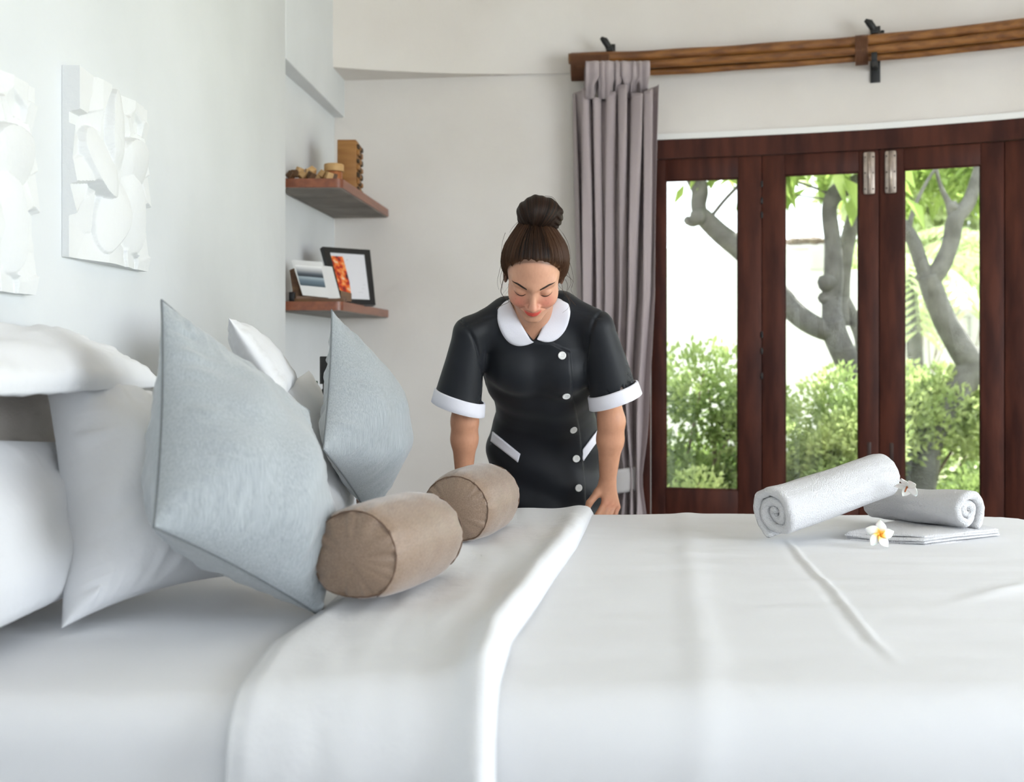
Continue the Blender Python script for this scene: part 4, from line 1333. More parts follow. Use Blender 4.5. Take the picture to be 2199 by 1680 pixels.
NB_ = (.062, 3.125, 1.235)      # base of the neck
S_L, S_R = (-.120, 3.105, 1.185), (.243, 3.105, 1.195)
SPINE = [((.10, 3.48, .42), .205, .150), ((.10, 3.47, .72), .182, .132), ((.102, 3.455, .83), .172, .124), ((.100, 3.42, .915), .156, .112), ((.096, 3.355, .99), .147, .108),
         ((.088, 3.285, 1.055), .164, .114), ((.076, 3.215, 1.12), .178, .106), ((.066, 3.155, 1.180), .170, .072)]
def spine_sdf(X, Y, Z, grow=0.0):
    d = None
    for (c0, a0, b0), (c1_, a1, b1) in zip(SPINE[:-1], SPINE[1:]):
        c0 = np.array(c0, np.float32); c1_ = np.array(c1_, np.float32); v = c1_ - c0; L = float(np.sqrt(v @ v)); v = v / L
        t = (X - c0[0]) * v[0] + (Y - c0[1]) * v[1] + (Z - c0[2]) * v[2]
        tc = np.clip(t / L, 0, 1)
        cx_, cy_, cz_ = c0[0] + tc * v[0] * L, c0[1] + tc * v[1] * L, c0[2] + tc * v[2] * L
        ddx = X - cx_; ry, rz = Y - cy_, Z - cz_
        a = a0 + (a1 - a0) * tc + grow; b = b0 + (b1 - b0) * tc + grow
        rest = np.sqrt(ry * ry + rz * rz)
        q = np.sqrt((ddx / a) ** 2 + (rest / b) ** 2) + 1e-6
        g_ = np.sqrt((ddx / (a * a)) ** 2 + (rest / (b * b)) ** 2) + 1e-6
        dd = q * (q - 1) / g_
        d = dd if d is None else smin(d, dd, .02)
    return d
def torso_base(X, Y, Z):
    """trunk and shoulders under the cloth"""
    d = spine_sdf(X, Y, Z)
    for sx in (-1, 1):
        d = smin(d, ell(X, Y, Z, (.080 + sx * .068, 3.150, 1.085), (.062, .056, .060)), .05)
    sh = smin(cap(X, Y, Z, tuple(P(1088, 674, 3.13)), tuple(P(1008, 709, 3.105)), .045, .034), cap(X, Y, Z, tuple(P(1205, 662, 3.13)), tuple(P(1283, 692, 3.105)), .045, .034), .03)
    sh = smin(sh, cap(X, Y, Z, tuple(P(1088, 674, 3.13)), tuple(P(1205, 662, 3.13)), .045, .045), .02)
    return smin(d, sh, .04)
def neck_cap(X, Y, Z):
    n0 = hw(0, -.018, -.055)
    return cap(X, Y, Z, NB_, tuple(n0), .054, .048)
def neck_sdf(X, Y, Z):
    return smin(neck_cap(X, Y, Z), torso_base(X, Y, Z) + .009, .022)
def skin_head(X, Y, Z):
    x, y, z = to_local(X, Y, Z)
    return smin(head_sdf(x, y, z), neck_sdf(X, Y, Z), .018)

V1, Q1 = sdf_mesh(skin_head, (-.06, 2.82, 1.09), (.185, 3.19, 1.49), .0022)
V1, Q1 = biggest(V1, Q1)
V1 = relax(V1, Q1, 1, .35)
xl, yl, zl = to_local(V1[:, 0], V1[:, 1], V1[:, 2])

# --- arms and hands
def arm(S, E, W, knuck, thumb, fingers, fr_=.0088):
    def f(X, Y, Z):
        U = [S[k] * .62 + E[k] * .38 for k in range(3)]
        d = cap(X, Y, Z, U, E, .034, .0365)
        mid = [E[k] * .7 + W[k] * .3 for k in range(3)]
        d = smin(d, cap(X, Y, Z, E, mid, .0365, .0365), .02)
        d = smin(d, cap(X, Y, Z, mid, W, .0365, .0235), .02)
        # wrist and back of the hand
        for kx in knuck:
            d = smin(d, cap(X, Y, Z, W, kx, .019, .0105), .010)
        d = smin(d, cap(X, Y, Z, W, thumb[0], .017, .0125), .012)
        d = smin(d, cap(X, Y, Z, thumb[0], thumb[1], .0118, .0100), .006)
        d = smin(d, cap(X, Y, Z, thumb[1], thumb[2], .0100, .0078), .004)
        for fg, kx in zip(fingers, knuck):
            pts = [kx] + list(fg)
            fd = None
            for i in range(len(pts) - 1):
                c_ = cap(X, Y, Z, pts[i], pts[i + 1], fr_ * (1.06 - .09 * i), fr_ * (1.0 - .09 * i))
                fd = c_ if fd is None else smin(fd, c_, .004)
            d = smin(d, fd, .0035)
        return d
    pts = np.array([S, E, W] + list(knuck) + list(thumb) + [q for fg in fingers for q in fg])
    lo = pts.min(0) - .06; hi = pts.max(0) + .06
    return sdf_mesh(f, lo, hi, .0028)

T = lambda px, py, y: tuple(P(px, py, y))
ER, WR = T(1313, 905, 3.20), T(1305, 1034, 3.265)
kR = [T(1299, 1080, 3.258), T(1309, 1081, 3.268), T(1318, 1084, 3.28), T(1325, 1089, 3.295)]
fR = [[T(1284, 1106, 3.250), T(1279, 1128, 3.272), T(1281, 1143, 3.287)], [T(1296, 1110, 3.256), T(1291, 1133, 3.276), T(1293, 1148, 3.290)],
      [T(1307, 1112, 3.265), T(1303, 1133, 3.285), T(1305, 1147, 3.298)], [T(1318, 1112, 3.285), T(1316, 1130, 3.298), T(1318, 1141, 3.308)]]
thR = [T(1284, 1058, 3.262), T(1266, 1080, 3.255), T(1258, 1100, 3.256)]
V2, Q2 = biggest(*arm(S_R, ER, WR, kR, thR, fR))
EL, WL = T(998, 905, 3.20), T(996, 1030, 3.265)
def mir(q):
    # the other hand mirrors this one about the two wrists
    mx = (WR[0] + WL[0]) / 2
    return (2 * mx - q[0], q[1], q[2] + .002)
V3, Q3 = biggest(*arm(S_L, EL, WL, [mir(q) for q in kR], [mir(q) for q in thR], [[mir(q) for q in f_] for f_ in fR]))

# --- legs and trunk core (covered by the dress down to the knee)
def legs_sdf(X, Y, Z):
    d = None
    for sx in (-1, 1):
        hip = (.10 + sx * .085, 3.47, .84); kn = (.10 + sx * .075, 3.46, .45); an = (.10 + sx * .07, 3.52, .08); toe = (.10 + sx * .085, 3.40, .035)
        c_ = smin(cap(X, Y, Z, hip, kn, .078, .052), cap(X, Y, Z, kn, (kn[0], 3.495, .30), .050, .048), .03)
        c_ = smin(c_, cap(X, Y, Z, (kn[0], 3.495, .30), an, .050, .032), .03)
        c_ = smin(c_, cap(X, Y, Z, (an[0], 3.53, .045), toe, .034, .026), .02)
        d = c_ if d is None else np.minimum(d, c_)
    return smin(d, np.maximum(torso_base(X, Y, Z) + .022, .70 - Z), .03)
V4, Q4 = sdf_mesh(legs_sdf, (-.12, 3.0, -.01), (.32, 3.66, 1.26), .008)
V4, Q4 = biggest(V4, Q4)

ZG0 = [-.14, -.06, -.03, 0.0, .03, .055, .075, .095, .13]
YG0 = [-.050, -.008, .014, .022, .030, .040, .056, .078, .12]
# skin colours per vertex (lips, cheeks, lids, brows are the skin's own colours)
SK = np.array((.60, .315, .205)); SKD = np.array((.50, .235, .14))
def skin_col(V): 
    return np.tile(SK, (len(V), 1))
c1 = skin_col(V1)
axl = np.abs(xl)
def blend(c, w_, colr): return c * (1 - w_[:, None]) + np.array(colr)[None] * w_[:, None]
g = lambda d2, s_: np.exp(-d2 / (2 * s_ * s_))
cheek = g((axl - .036) ** 2 + (zl + .030) ** 2 + (np.maximum(0, .04 - yl) * 2) ** 2, .016)
c1 = blend(c1, .62 * cheek, (.60, .16, .12))
nose = g(xl ** 2 + (zl + .037) ** 2 + (yl - .105) ** 2, .010); c1 = blend(c1, .40 * nose, (.62, .20, .14))
lipu = np.where((yl > .080), 1, 0) * (1 / (1 + np.exp(-(0.0230 - axl) / .0012)))
zu = np.interp(axl, [0, .004, .010, .024], [-.0562, -.0550, -.0555, -.0530]); zd = np.interp(axl, [0, .010, .017, .024], [-.0715, -.0695, -.0635, -.0555])
lw = lipu / (1 + np.exp(-(zu - zl) / .0006)) / (1 + np.exp(-(zl - zd) / .0006))
c1 = blend(c1, .93 * lw, (.56, .045, .035))
lidm = g(((axl - .0315) / 1.5) ** 2 + (zl - .002) ** 2, .0065) * (yl > .06); c1 = blend(c1, .35 * lidm, (.46, .20, .11))
under = g(((axl - .033) / 1.6) ** 2 + (zl + .014) ** 2, .006) * (yl > .06); c1 = blend(c1, .25 * under, (.52, .19, .12))
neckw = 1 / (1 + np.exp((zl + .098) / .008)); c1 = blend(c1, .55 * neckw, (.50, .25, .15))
for (fx, fz) in ((-.038, -.033), (-.024, -.026), (-.030, -.038), (.040, -.030), (.027, -.034), (.016, -.028), (-.015, -.030), (.034, -.022), (-.045, -.022)):
    c1 = blend(c1, .5 * g((xl - fx) ** 2 + (zl - fz) ** 2, .0009) * (yl > .05), (.30, .12, .07))
hd_ = yl - np.interp(zl, ZG0, YG0) + (.009 * np.clip(1 - (xl / .058) ** 2, 0, 1) - .005) * np.clip((zl - .03) / .03, 0, 1)
c1 = blend(c1, np.where(hd_ < 0, .85, .8 * np.exp(-np.maximum(hd_, 0) / .0045)) * (zl > -.06), (.10, .05, .03))
c2, c3, c4 = np.tile((.56, .275, .165), (len(V2), 1)), np.tile((.56, .275, .165), (len(V3), 1)), np.tile((.55, .27, .165), (len(V4), 1))
# reddish knuckles
for kk in kR:
    dd = ((V2 - np.array(kk)) ** 2).sum(1); c2 = blend(c2, .4 * g(dd, .010), (.62, .22, .15))
Vb = np.concatenate([V1, V2, V3, V4]); off = np.cumsum([0, len(V1), len(V2), len(V3)])
Qb = np.concatenate([Q1 + off[0], Q2 + off[1], Q3 + off[2], Q4 + off[3]])

# the pieces meet inside the dress: bridge them so that the body is one continuous mesh
def bridge(Qa, va, Qb_, vb_):
    a = Qa[np.argmax((Qa == va).any(1))]; b = Qb_[np.argmax((Qb_ == vb_).any(1))]
    return [[a[0], a[1], b[1], b[0]], [a[1], a[2], b[2], b[1]], [a[2], a[3], b[3], b[2]], [a[3], a[0], b[0], b[3]]]
extra = []
for Vx, Qx, ofs, S_ in ((V2, Q2, off[1], S_R), (V3, Q3, off[2], S_L)):
    va = int(np.argmin(((Vx - np.array(S_)) ** 2).sum(1))); vb_ = int(np.argmin(((V4 - np.array(S_)) ** 2).sum(1)))
    extra += bridge(Qx + ofs, va + ofs, Q4 + off[3], vb_ + off[3])
va = int(np.argmin(((V1 - np.array((.06, 3.16, 1.12))) ** 2).sum(1))); vb_ = int(np.argmin(((V4 - V1[va]) ** 2).sum(1)))
extra += bridge(Q1, va, Q4 + off[3], vb_ + off[3])
Qb = np.concatenate([Qb, np.array(extra)])

def skin_mat():
    m = bpy.data.materials.new('skin'); m.use_nodes = True
    nt = m.node_tree; b = nt.nodes['Principled BSDF']
    at = nt.nodes.new('ShaderNodeAttribute'); at.attribute_name = 'tone'
    n = nt.nodes.new('ShaderNodeTexNoise'); n.inputs['Scale'].default_value = 90; n.inputs['Detail'].default_value = 4
    mx = nt.nodes.new('ShaderNodeMix'); mx.data_type = 'RGBA'; mx.blend_type = 'MULTIPLY'; mx.inputs[0].default_value = .25
    nt.links.new(at.outputs['Color'], mx.inputs[6]); nt.links.new(n.outputs['Color'], mx.inputs[7])
    r = nt.nodes.new('ShaderNodeValToRGB'); r.color_ramp.elements[0].color = (.75, .7, .68, 1); r.color_ramp.elements[1].color = (1, 1, 1, 1)
    r.color_ramp.elements[0].position = .3; r.color_ramp.elements[1].position = .6
    nt.links.new(n.outputs['Fac'], r.inputs[0]); nt.links.new(r.outputs[0], mx.inputs[7])
    nt.links.new(mx.outputs[2], b.inputs['Base Color'])
    b.inputs['Roughness'].default_value = .46
    return m
M_SKIN = skin_mat()
np_mesh('body', Vb, Qb, M_SKIN, person, {'tone': np.concatenate([c1, c2, c3, c4])})
head_tree = BVHTree.FromPolygons([Vector(v) for v in V1], [tuple(q) for q in Q1])

# --- brows and lashes: fine tapered strips that follow the face
M_BROW = mat('dark_brow_hair', (.035, .018, .010), .7)
def on_face(x, z, lift=.0006):
    o_ = hw(x, .16, z)
    loc, n, i, d = head_tree.ray_cast(o_, -uf, .2)
    return (loc + uf * lift) if loc is not None else hw(x, .08, z)
def strip(name, pts, wds, m):
    pts = spline(pts, 5); n = len(pts); wd = np.interp(np.linspace(0, 1, n), np.linspace(0, 1, len(wds)), wds)
    vs = []
    for (x, z), w_ in zip(pts, wd):
        for q, k in ((-1, .0002), (0, .0011), (1, .0002)):
            vs.append(on_face(x, z + q * w_, k))
    o = mesh(name, vs, grid_faces(3, n), m, person, True)
    return o
for s in (-1, 1):
    strip('eyebrow', [(s * .0170, .0180), (s * .027, .0225), (s * .040, .0280), (s * .0560, .0290)], [.0036, .0042, .0030, .0009], M_BROW)
    strip('eyelashes', [(s * .0195, -.0062), (s * .026, -.0090), (s * .0330, -.0098), (s * .041, -.0076), (s * .049, -.0030)], [.0007, .0018, .0021, .0020, .0010], M_BROW)

# --- hair
def hair_mat():
    m = bpy.data.materials.new('dark_brown_hair'); m.use_nodes = True
    nt = m.node_tree; b = nt.nodes['Principled BSDF']
    at = nt.nodes.new('ShaderNodeAttribute'); at.attribute_name = 'strand'
    n = nt.nodes.new('ShaderNodeTexNoise'); n.noise_dimensions = '1D'; n.inputs['Scale'].default_value = 1.0; n.inputs['Detail'].default_value = 5; n.inputs['Roughness'].default_value = .75
    nt.links.new(at.outputs['Fac'], n.inputs['W'])
    r = nt.nodes.new('ShaderNodeValToRGB'); r.color_ramp.elements[0].position = .38; r.color_ramp.elements[1].position = .68
    r.color_ramp.elements[0].color = (.004, .0022, .0015, 1); r.color_ramp.elements[1].color = (.038, .017, .009, 1)
    nt.links.new(n.outputs['Fac'], r.inputs[0])
    f = nt.nodes.new('ShaderNodeAttribute'); f.attribute_name = 'hairline'
    mx = nt.nodes.new('ShaderNodeMix'); mx.data_type = 'RGBA'; nt.links.new(f.outputs['Fac'], mx.inputs[0])
    nt.links.new(r.outputs[0], mx.inputs[6]); mx.inputs[7].default_value = (.16, .075, .035, 1)
    nt.links.new(mx.outputs[2], b.inputs['Base Color'])
    b.inputs['Roughness'].default_value = .42; b.inputs['Specular IOR Level'].default_value = .16
    bp = nt.nodes.new('ShaderNodeBump'); bp.inputs['Distance'].default_value = .0022; nt.links.new(n.outputs['Fac'], bp.inputs['Height']); nt.links.new(bp.outputs[0], b.inputs['Normal'])
    return m
M_HAIR = hair_mat()
BUN = np.array((.008, -.066, .146), np.float32); TIE = np.array((.0, -.052, .112), np.float32)
ZG = [-.14, -.06, -.03, 0.0, .03, .055, .075, .095, .13]
YG = [-.050, -.008, .014, .022, .030, .040, .056, .078, .12]
def strand_angle(x, y, z):
    # angle around the axis that runs from the head centre to the knot of hair
    a = TIE - np.array((0, 0, .02)); a = a / np.linalg.norm(a)
    e1 = np.array((1., 0, 0)); e2 = np.cross(a, e1)
    px = x * e1[0] + y * e1[1] + (z - .02) * e1[2]; py = x * e2[0] + y * e2[1] + (z - .02) * e2[2]
    return np.arctan2(py, px)
def hair_sdf(X, Y, Z):
    x, y, z = to_local(X, Y, Z)
    d = ell(x, y, z, (.003, -.006, .034), (.0885, .0965, .0985))
    d = smin(d, ell(x, y, z, tuple(TIE - np.array((0, 0, .008), np.float32)), (.040, .036, .034)), .035)
    d = smin(d, ell(x, y, z, (0, -.045, -.04), (.062, .055, .055)), .03)
    a = strand_angle(x, y, z)
    d = d + .0011 * np.sin(a * 26 + 3 * np.sin(a * 3)) + .0008 * np.sin(a * 57 + 1)
    gy = np.interp(z, ZG, YG).astype(np.float32)
    hl = y - gy - .0022 * np.sin(x * 120 + 1) - .0015 * np.sin(x * 310) + (.009 * np.clip(1 - (x / .058) ** 2, 0, 1) - .005) * np.clip((z - .03) / .03, 0, 1)
    # peak a little lower at the temples
    d = smax(d, hl * .62, .016)
    # nape
    d = smax(d, -(z + .085 + .5 * (y + .05)), .008)
    return d
V5, Q5 = sdf_mesh(hair_sdf, (-.06, 2.80, 1.20), (.175, 3.16, 1.54), .0024)
x5, y5, z5 = to_local(V5[:, 0], V5[:, 1], V5[:, 2])
st = strand_angle(x5, y5, z5) * 14 
hlw = np.exp(-np.clip(np.interp(z5, ZG, YG) - y5, 0, 1) / .010) * .8
np_mesh('hair', V5, Q5, M_HAIR, person, {'strand': st, 'hairline': hlw})
def bun_sdf(X, Y, Z):
    x, y, z = to_local(X, Y, Z)
    bx, by, bz = x - BUN[0], y - BUN[1], z - BUN[2]
    d = ell(x, y, z, tuple(BUN), (.0565, .046, .046))
    # strands wound about a knot low on the left
    kx, kz = bx + .012, bz + .036
    ang = np.arctan2(kz, kx); R = np.sqrt(kx * kx + kz * kz + by * by)
    d = d + .0016 * np.sin(ang * 9 + R * 40) + .0009 * np.sin(ang * 23 + R * 70 + 1)
    for (cx_, cz_, r0) in ((.046, -.012, .017), (.050, .006, .013), (.040, -.028, .016), (-.040, -.022, .015)):
        d = smin(d, ell(bx, by, bz, (cx_, .005, cz_), (r0, r0 * 1.2, r0)) + .0016 * np.sin(bx * 420 + bz * 300), .010)
    return d
V6, Q6 = sdf_mesh(bun_sdf, (-.05, 2.80, 1.40), (.165, 3.06, 1.60), .0024)
x6, y6, z6 = to_local(V6[:, 0], V6[:, 1], V6[:, 2])
a6 = np.arctan2(z6 - BUN[2] + .036, x6 - BUN[0] + .012); R6 = np.sqrt((x6 - BUN[0]) ** 2 + (z6 - BUN[2]) ** 2 + (y6 - BUN[1]) ** 2)
np_mesh('hair_bun', V6, Q6, M_HAIR, person, {'strand': a6 * 14 + R6 * 30, 'hairline': np.zeros(len(V6))})
# fine strands that lie on the hair and soften the hairline
htree = BVHTree.FromPolygons([Vector(v) for v in V5], [tuple(q) for q in Q5])
rs = random.Random(9)
mb = MB()
edge_i = np.argwhere((hlw > .45) & (z5 > -.04) & (head_sdf(x5, y5, z5) > .0004)).ravel(); all_i = np.argwhere(hlw < .5).ravel()
tie_w = hw(*TIE)
HCEN = hw(0, -.006, .034)
def outer(dv):
    best = None
    for tr_ in (htree, head_tree):
        loc, n_, i_, d_ = tr_.ray_cast(HCEN + dv * .3, -dv, .3)
        if loc is not None and (best is None or (loc - HCEN).length > (best - HCEN).length): best = loc
    return best
dt_ = (tie_w - HCEN).normalized()
for k in range(760):
    front = k < 470
    vi = int(rs.choice(edge_i if front else all_i)); s0 = Vector(V5[vi])
    if front: s0 = s0 + uf * rs.uniform(0, .004) - uu_ * rs.uniform(-.002, .004)
    d0 = (s0 - HCEN).normalized()
    sw = rs.uniform(.45, .9) if front else rs.uniform(.3, .6)
    bend = Vector((rs.gauss(0, .05), rs.gauss(0, .05), rs.gauss(0, .05)))
    pts = []
    for j in range(9):
        t = j / 8
        dv = (d0.lerp(dt_, sw * t) + bend * t * (1 - t)).normalized()
        q = outer(dv)
        if q is not None: pts.append(q + dv * (.0003 + .0008 * math.sin(t * math.pi)))
    if len(pts) < 4: continue
    r_ = rs.uniform(.00035, .0007)
    mb.add(tube(pts, [r_ * (.3 + .7 * min(1, j / 2)) for j in range(len(pts))], 4, cap=False))
M_STR = mat('brown_hair_strand', (.060, .028, .014), .5, spec=.2)
mb.build('hair_strands', M_STR, person)['kind'] = 'stuff'
# hair tie
loop = [hw(*(TIE + np.array((.030 * math.cos(t), .024 * math.sin(t), .014 + .006 * math.sin(t))))) for t in np.linspace(0, 2 * math.pi, 28)[:-1]]
v2, f2 = tube(loop, .006, 8, closed=True); mesh('hair_tie', v2, f2, M_BROW, person, True)
# loose strands at the temples and nape
M_WISP = mat('loose_hair', (.045, .022, .012), .5)
mb = MB()
wis = [[(1084, 590), (1078, 612), (1076, 628), (1084, 640), (1093, 648), (1080, 655), (1066, 662)],
       [(1218, 580), (1224, 596), (1226, 610), (1219, 625), (1224, 636), (1220, 645)], [(1214, 600), (1219, 614), (1216, 632), (1224, 648), (1220, 662), (1208, 672)],
       [(1078, 560), (1072, 585), (1068, 605), (1071, 622)], [(1222, 560), (1228, 580), (1231, 600), (1228, 618)], [(1080, 575), (1074, 600), (1080, 622)],
       [(1208, 500), (1219, 520), (1224, 540), (1226, 556)], [(1085, 500), (1079, 520), (1076, 545)], [(1120, 470), (1109, 480), (1100, 490), (1094, 500)], [(1190, 480), (1200, 490), (1207, 500)],
       [(1170, 421), (1185, 423), (1194, 432), (1198, 444)], [(1206, 610), (1211, 630), (1222, 646), (1224, 668)], [(1215, 590), (1230, 604), (1226, 622), (1232, 634)]]
for k, w_ in enumerate(wis):
    pts = spline([tuple(P(a, b, 2.93 + .02 * math.sin(k) - .012 * j)) for j, (a, b) in enumerate(w_)], 5)
    r_ = .0011 if k == 0 else .0006
    mb.add(tube(pts, [r_ * (1 - .6 * i / len(pts)) for i in range(len(pts))], 5))
mb.build('loose_strands', M_WISP, person)['kind'] = 'stuff'

# --- dress
M_DRESS = mat('black_uniform_cloth', (.0055, .0072, .0110), .55, bump=.00012, bscale=700, sheen=.08, spec=.32)
M_TRIM = mat('white_uniform_trim', (.74, .735, .80), .7, bump=.0004, bscale=300, spec=.25)
M_BUTTON = mat('white_button', (.80, .80, .79), .3, coat=.3)
CUFF_L = np.array(T(985, 862, 3.155)); CUFF_R = np.array(T(1319, 847, 3.155))
def sleeve_axis(side): return (np.array(S_L), CUFF_L) if side < 0 else (np.array(S_R), CUFF_R)
def cut_plane(side):
    # hem of the sleeve: a plane through the cuff, tilted as seen
    if side < 0: n = np.array((-.33, .10, -1.0))
    else: n = np.array((.36, .10, -1.0))
    return n / np.linalg.norm(n)
def dress_sdf(X, Y, Z):
    d = torso_base(X, Y, Z)
    # hollow below
    d = np.maximum(d, .46 - Z)
    for side in (-1, 1):
        s0, s1 = sleeve_axis(side)
        ext = s0 + (s1 - s0) * 1.18
        sl = cap(X, Y, Z, tuple(s0), tuple(ext), .044, .073)
        n = cut_plane(side)
        pl = (X - s1[0]) * n[0] + (Y - s1[1]) * n[1] + (Z - s1[2]) * n[2]
        inner = cap(X, Y, Z, tuple(s0 + (s1 - s0) * .35), tuple(ext), .040, .0665)
        sl = np.maximum(sl, pl + .006)
        d = smin(d, sl, .026)
        d = np.maximum(d, -np.maximum(inner, -(pl + .07)))
    # neck opening: deep V at the front
    vx, vy, vz = X - .0605, Y - 3.03, Z
    d = smax(d, -(neck_cap(X, Y, Z) - .003), .006)
    vb = np.array(T(1147, 733, 3.02))
    wdt = (Z - vb[2]) * .74 - .001                       # half width of the V
    vcut = np.maximum(np.abs(X - (vb[0] + (Z - vb[2]) * -.05)) - wdt, Y - 3.095)
    d = smax(d, -np.maximum(vcut, vb[2] - Z), .003)
    # folds
    f = .0055 * np.sin((X * 18 + Z * 26) + 3 * np.sin(Z * 9)) * np.clip((1.12 - Z) * 6, 0, 1)
    f += .0030 * np.sin(X * 36 - Z * 30 + 2) * np.clip((1.02 - Z) * 8, 0, 1)
    return d + f
V7, Q7 = sdf_mesh(dress_sdf, (-.235, 2.97, .44), (.385, 3.66, 1.32), .0046)
V7, Q7 = biggest(V7, Q7)
V7 = relax(V7, Q7, 2, .5)
# front lap: cloth left of the button line lies on top
tmpn = np.zeros_like(V7)
fn = np.cross(V7[Q7[:, 1]] - V7[Q7[:, 0]], V7[Q7[:, 3]] - V7[Q7[:, 0]])
for k in range(4): np.add.at(tmpn, Q7[:, k], fn)
tmpn /= np.linalg.norm(tmpn, axis=1)[:, None] + 1e-9
pxv = CX + V7[:, 0] / V7[:, 1] * F; pyv = HY - (V7[:, 2] - CAMZ) / V7[:, 1] * F
line = np.interp(pyv, [735, 757, 850, 923, 985, 1048, 1110, 1300], [1180, 1224, 1229, 1243, 1250, 1255, 1257, 1260])
front = (tmpn[:, 1] < -.05) & (pyv > 738)
lap = np.clip((line - pxv) / 2.0 + .5, 0, 1) * front * np.clip((pxv - 1146) / 55, 0, 1) 
V7 = V7 + tmpn * (lap * .0065)[:, None]
def seam_groove(poly, wpx, depth):
    global V7
    q = np.array(spline(poly, 8)); dmin = np.full(len(V7), 1e9)
    for a_, b_ in zip(q[:-1], q[1:]):
        v = b_ - a_; t = np.clip(((pxv - a_[0]) * v[0] + (pyv - a_[1]) * v[1]) / (v @ v), 0, 1)
        dmin = np.minimum(dmin, np.hypot(pxv - a_[0] - t * v[0], pyv - a_[1] - t * v[1]))
    V7 = V7 - tmpn * (depth * np.exp(-(dmin / wpx) ** 2) * (tmpn[:, 1] < .1))[:, None]
seam_groove([(990, 688), (1004, 706), (1020, 735), (1030, 765), (1036, 800), (1043, 845)], 3.2, .0055)
seam_groove([(1293, 669), (1278, 685), (1268, 712), (1262, 745), (1258, 790), (1262, 832)], 3.2, .0055)
seam_groove([(1066, 678), (1030, 688), (993, 701)], 2.4, .0025)
seam_groove([(1222, 672), (1255, 676), (1290, 682)], 2.4, .0025)
np_mesh('dress', V7, Q7, M_DRESS, person)
dtree = BVHTree.FromPolygons([Vector(v) for v in V7], [tuple(q) for q in Q7])
CAM = Vector((0, 0, CAMZ))
def hit(px, py, lift=0.0):
    d = (P(px, py, 1.0) - CAM).normalized()
    loc, n, i, dist = dtree.ray_cast(CAM, d, 10)
    if loc is None: return None, None
    return loc + n * lift, n

# cuffs
for side in (-1, 1):
    s0, s1 = sleeve_axis(side); ax_ = (s1 - s0); ax_ = ax_ / np.linalg.norm(ax_)
    n = cut_plane(side)
    e1 = np.cross(ax_, np.array((0, 1., 0))); e1 /= np.linalg.norm(e1); e2 = np.cross(ax_, e1)
    vs = []
    rows = [(-.0125, .0025), (-.0115, .0072), (-.009, .0078), (.012, .0074), (.0265, .0070), (.0272, .0062), (.0275, .0005), (.0265, -.0030), (.0, -.0075)]
    for (al, lift) in rows:
        for k in range(56):
            a = 2 * math.pi * k / 56
            dirv = e1 * math.cos(a) + e2 * math.sin(a)
            L = np.linalg.norm(s1 - s0)
            # radius of the sleeve cone at this height; the hem plane is oblique
            tt = L
            for _ in range(4):
                rad = .044 + (.073 - .044) * (tt / (L * 1.18))
                base = s0 + ax_ * tt + dirv * rad
                tt += -float((base - s1) @ n) / float(ax_ @ n) 
            tt += al - .004
            rad = .044 + (.073 - .044) * (tt / (L * 1.18)) + lift
            vs.append(tuple(s0 + ax_ * tt + dirv * rad))
    mesh('cuff', vs, grid_faces(56, len(rows), wrap=True), M_TRIM, person, True)

# collar: two rounded lobes and a band round the back of the neck
both = BVHTree.FromPolygons([Vector(v) for v in V7] + [Vector(v) for v in V1], [tuple(q) for q in Q7] + [tuple(int(i) + len(V7) for i in q) for q in Q1])
Vc, Qc = sdf_mesh(torso_base, (-.2, 3.0, 1.02), (.34, 3.32, 1.36), .006)
ctree = BVHTree.FromPolygons([Vector(v) for v in Vc], [tuple(q) for q in Qc])
def cnear(p, lift):
    loc, n, i, d = ctree.find_nearest(Vector(p))
    return loc + n * lift
def near(p, lift):
    loc, n, i, d = dtree.find_nearest(Vector(p))
    return loc + n * lift
def hit_b(px, py, lift):
    d = (P(px, py, 1.0) - CAM).normalized()
    loc, n, i, dist = ctree.ray_cast(CAM, d, 10)
    if loc is None:
        # beside the silhouette: take the nearest point of the trunk
        q = P(px, py, 3.12)
        return cnear(q, lift)
    return loc + n * lift
lobes = {-1: ([(1139, 729), (1131, 716), (1122, 701), (1113, 684), (1106, 670), (1098, 655), (1092, 643)],
              [(1146, 735), (1131, 741), (1112, 743), (1094, 736), (1078, 716), (1068, 688), (1071, 660)]),
         1: ([(1153, 728), (1159, 716), (1165, 702), (1171, 688), (1178, 670), (1186, 655), (1196, 640)],
             [(1155, 730), (1172, 735), (1192, 731), (1209, 716), (1220, 695), (1225, 668), (1217, 649)])}
backR = {-1: [((.005, 3.135, 1.285), (-.045, 3.145, 1.255)), ((.02, 3.175, 1.280), (-.02, 3.215, 1.235)), ((.06, 3.19, 1.275), (.06, 3.25, 1.215))],
         1: [((.118, 3.135, 1.285), (.168, 3.145, 1.255)), ((.10, 3.175, 1.280), (.142, 3.215, 1.235)), ((.06, 3.19, 1.275), (.06, 3.25, 1.215))]}
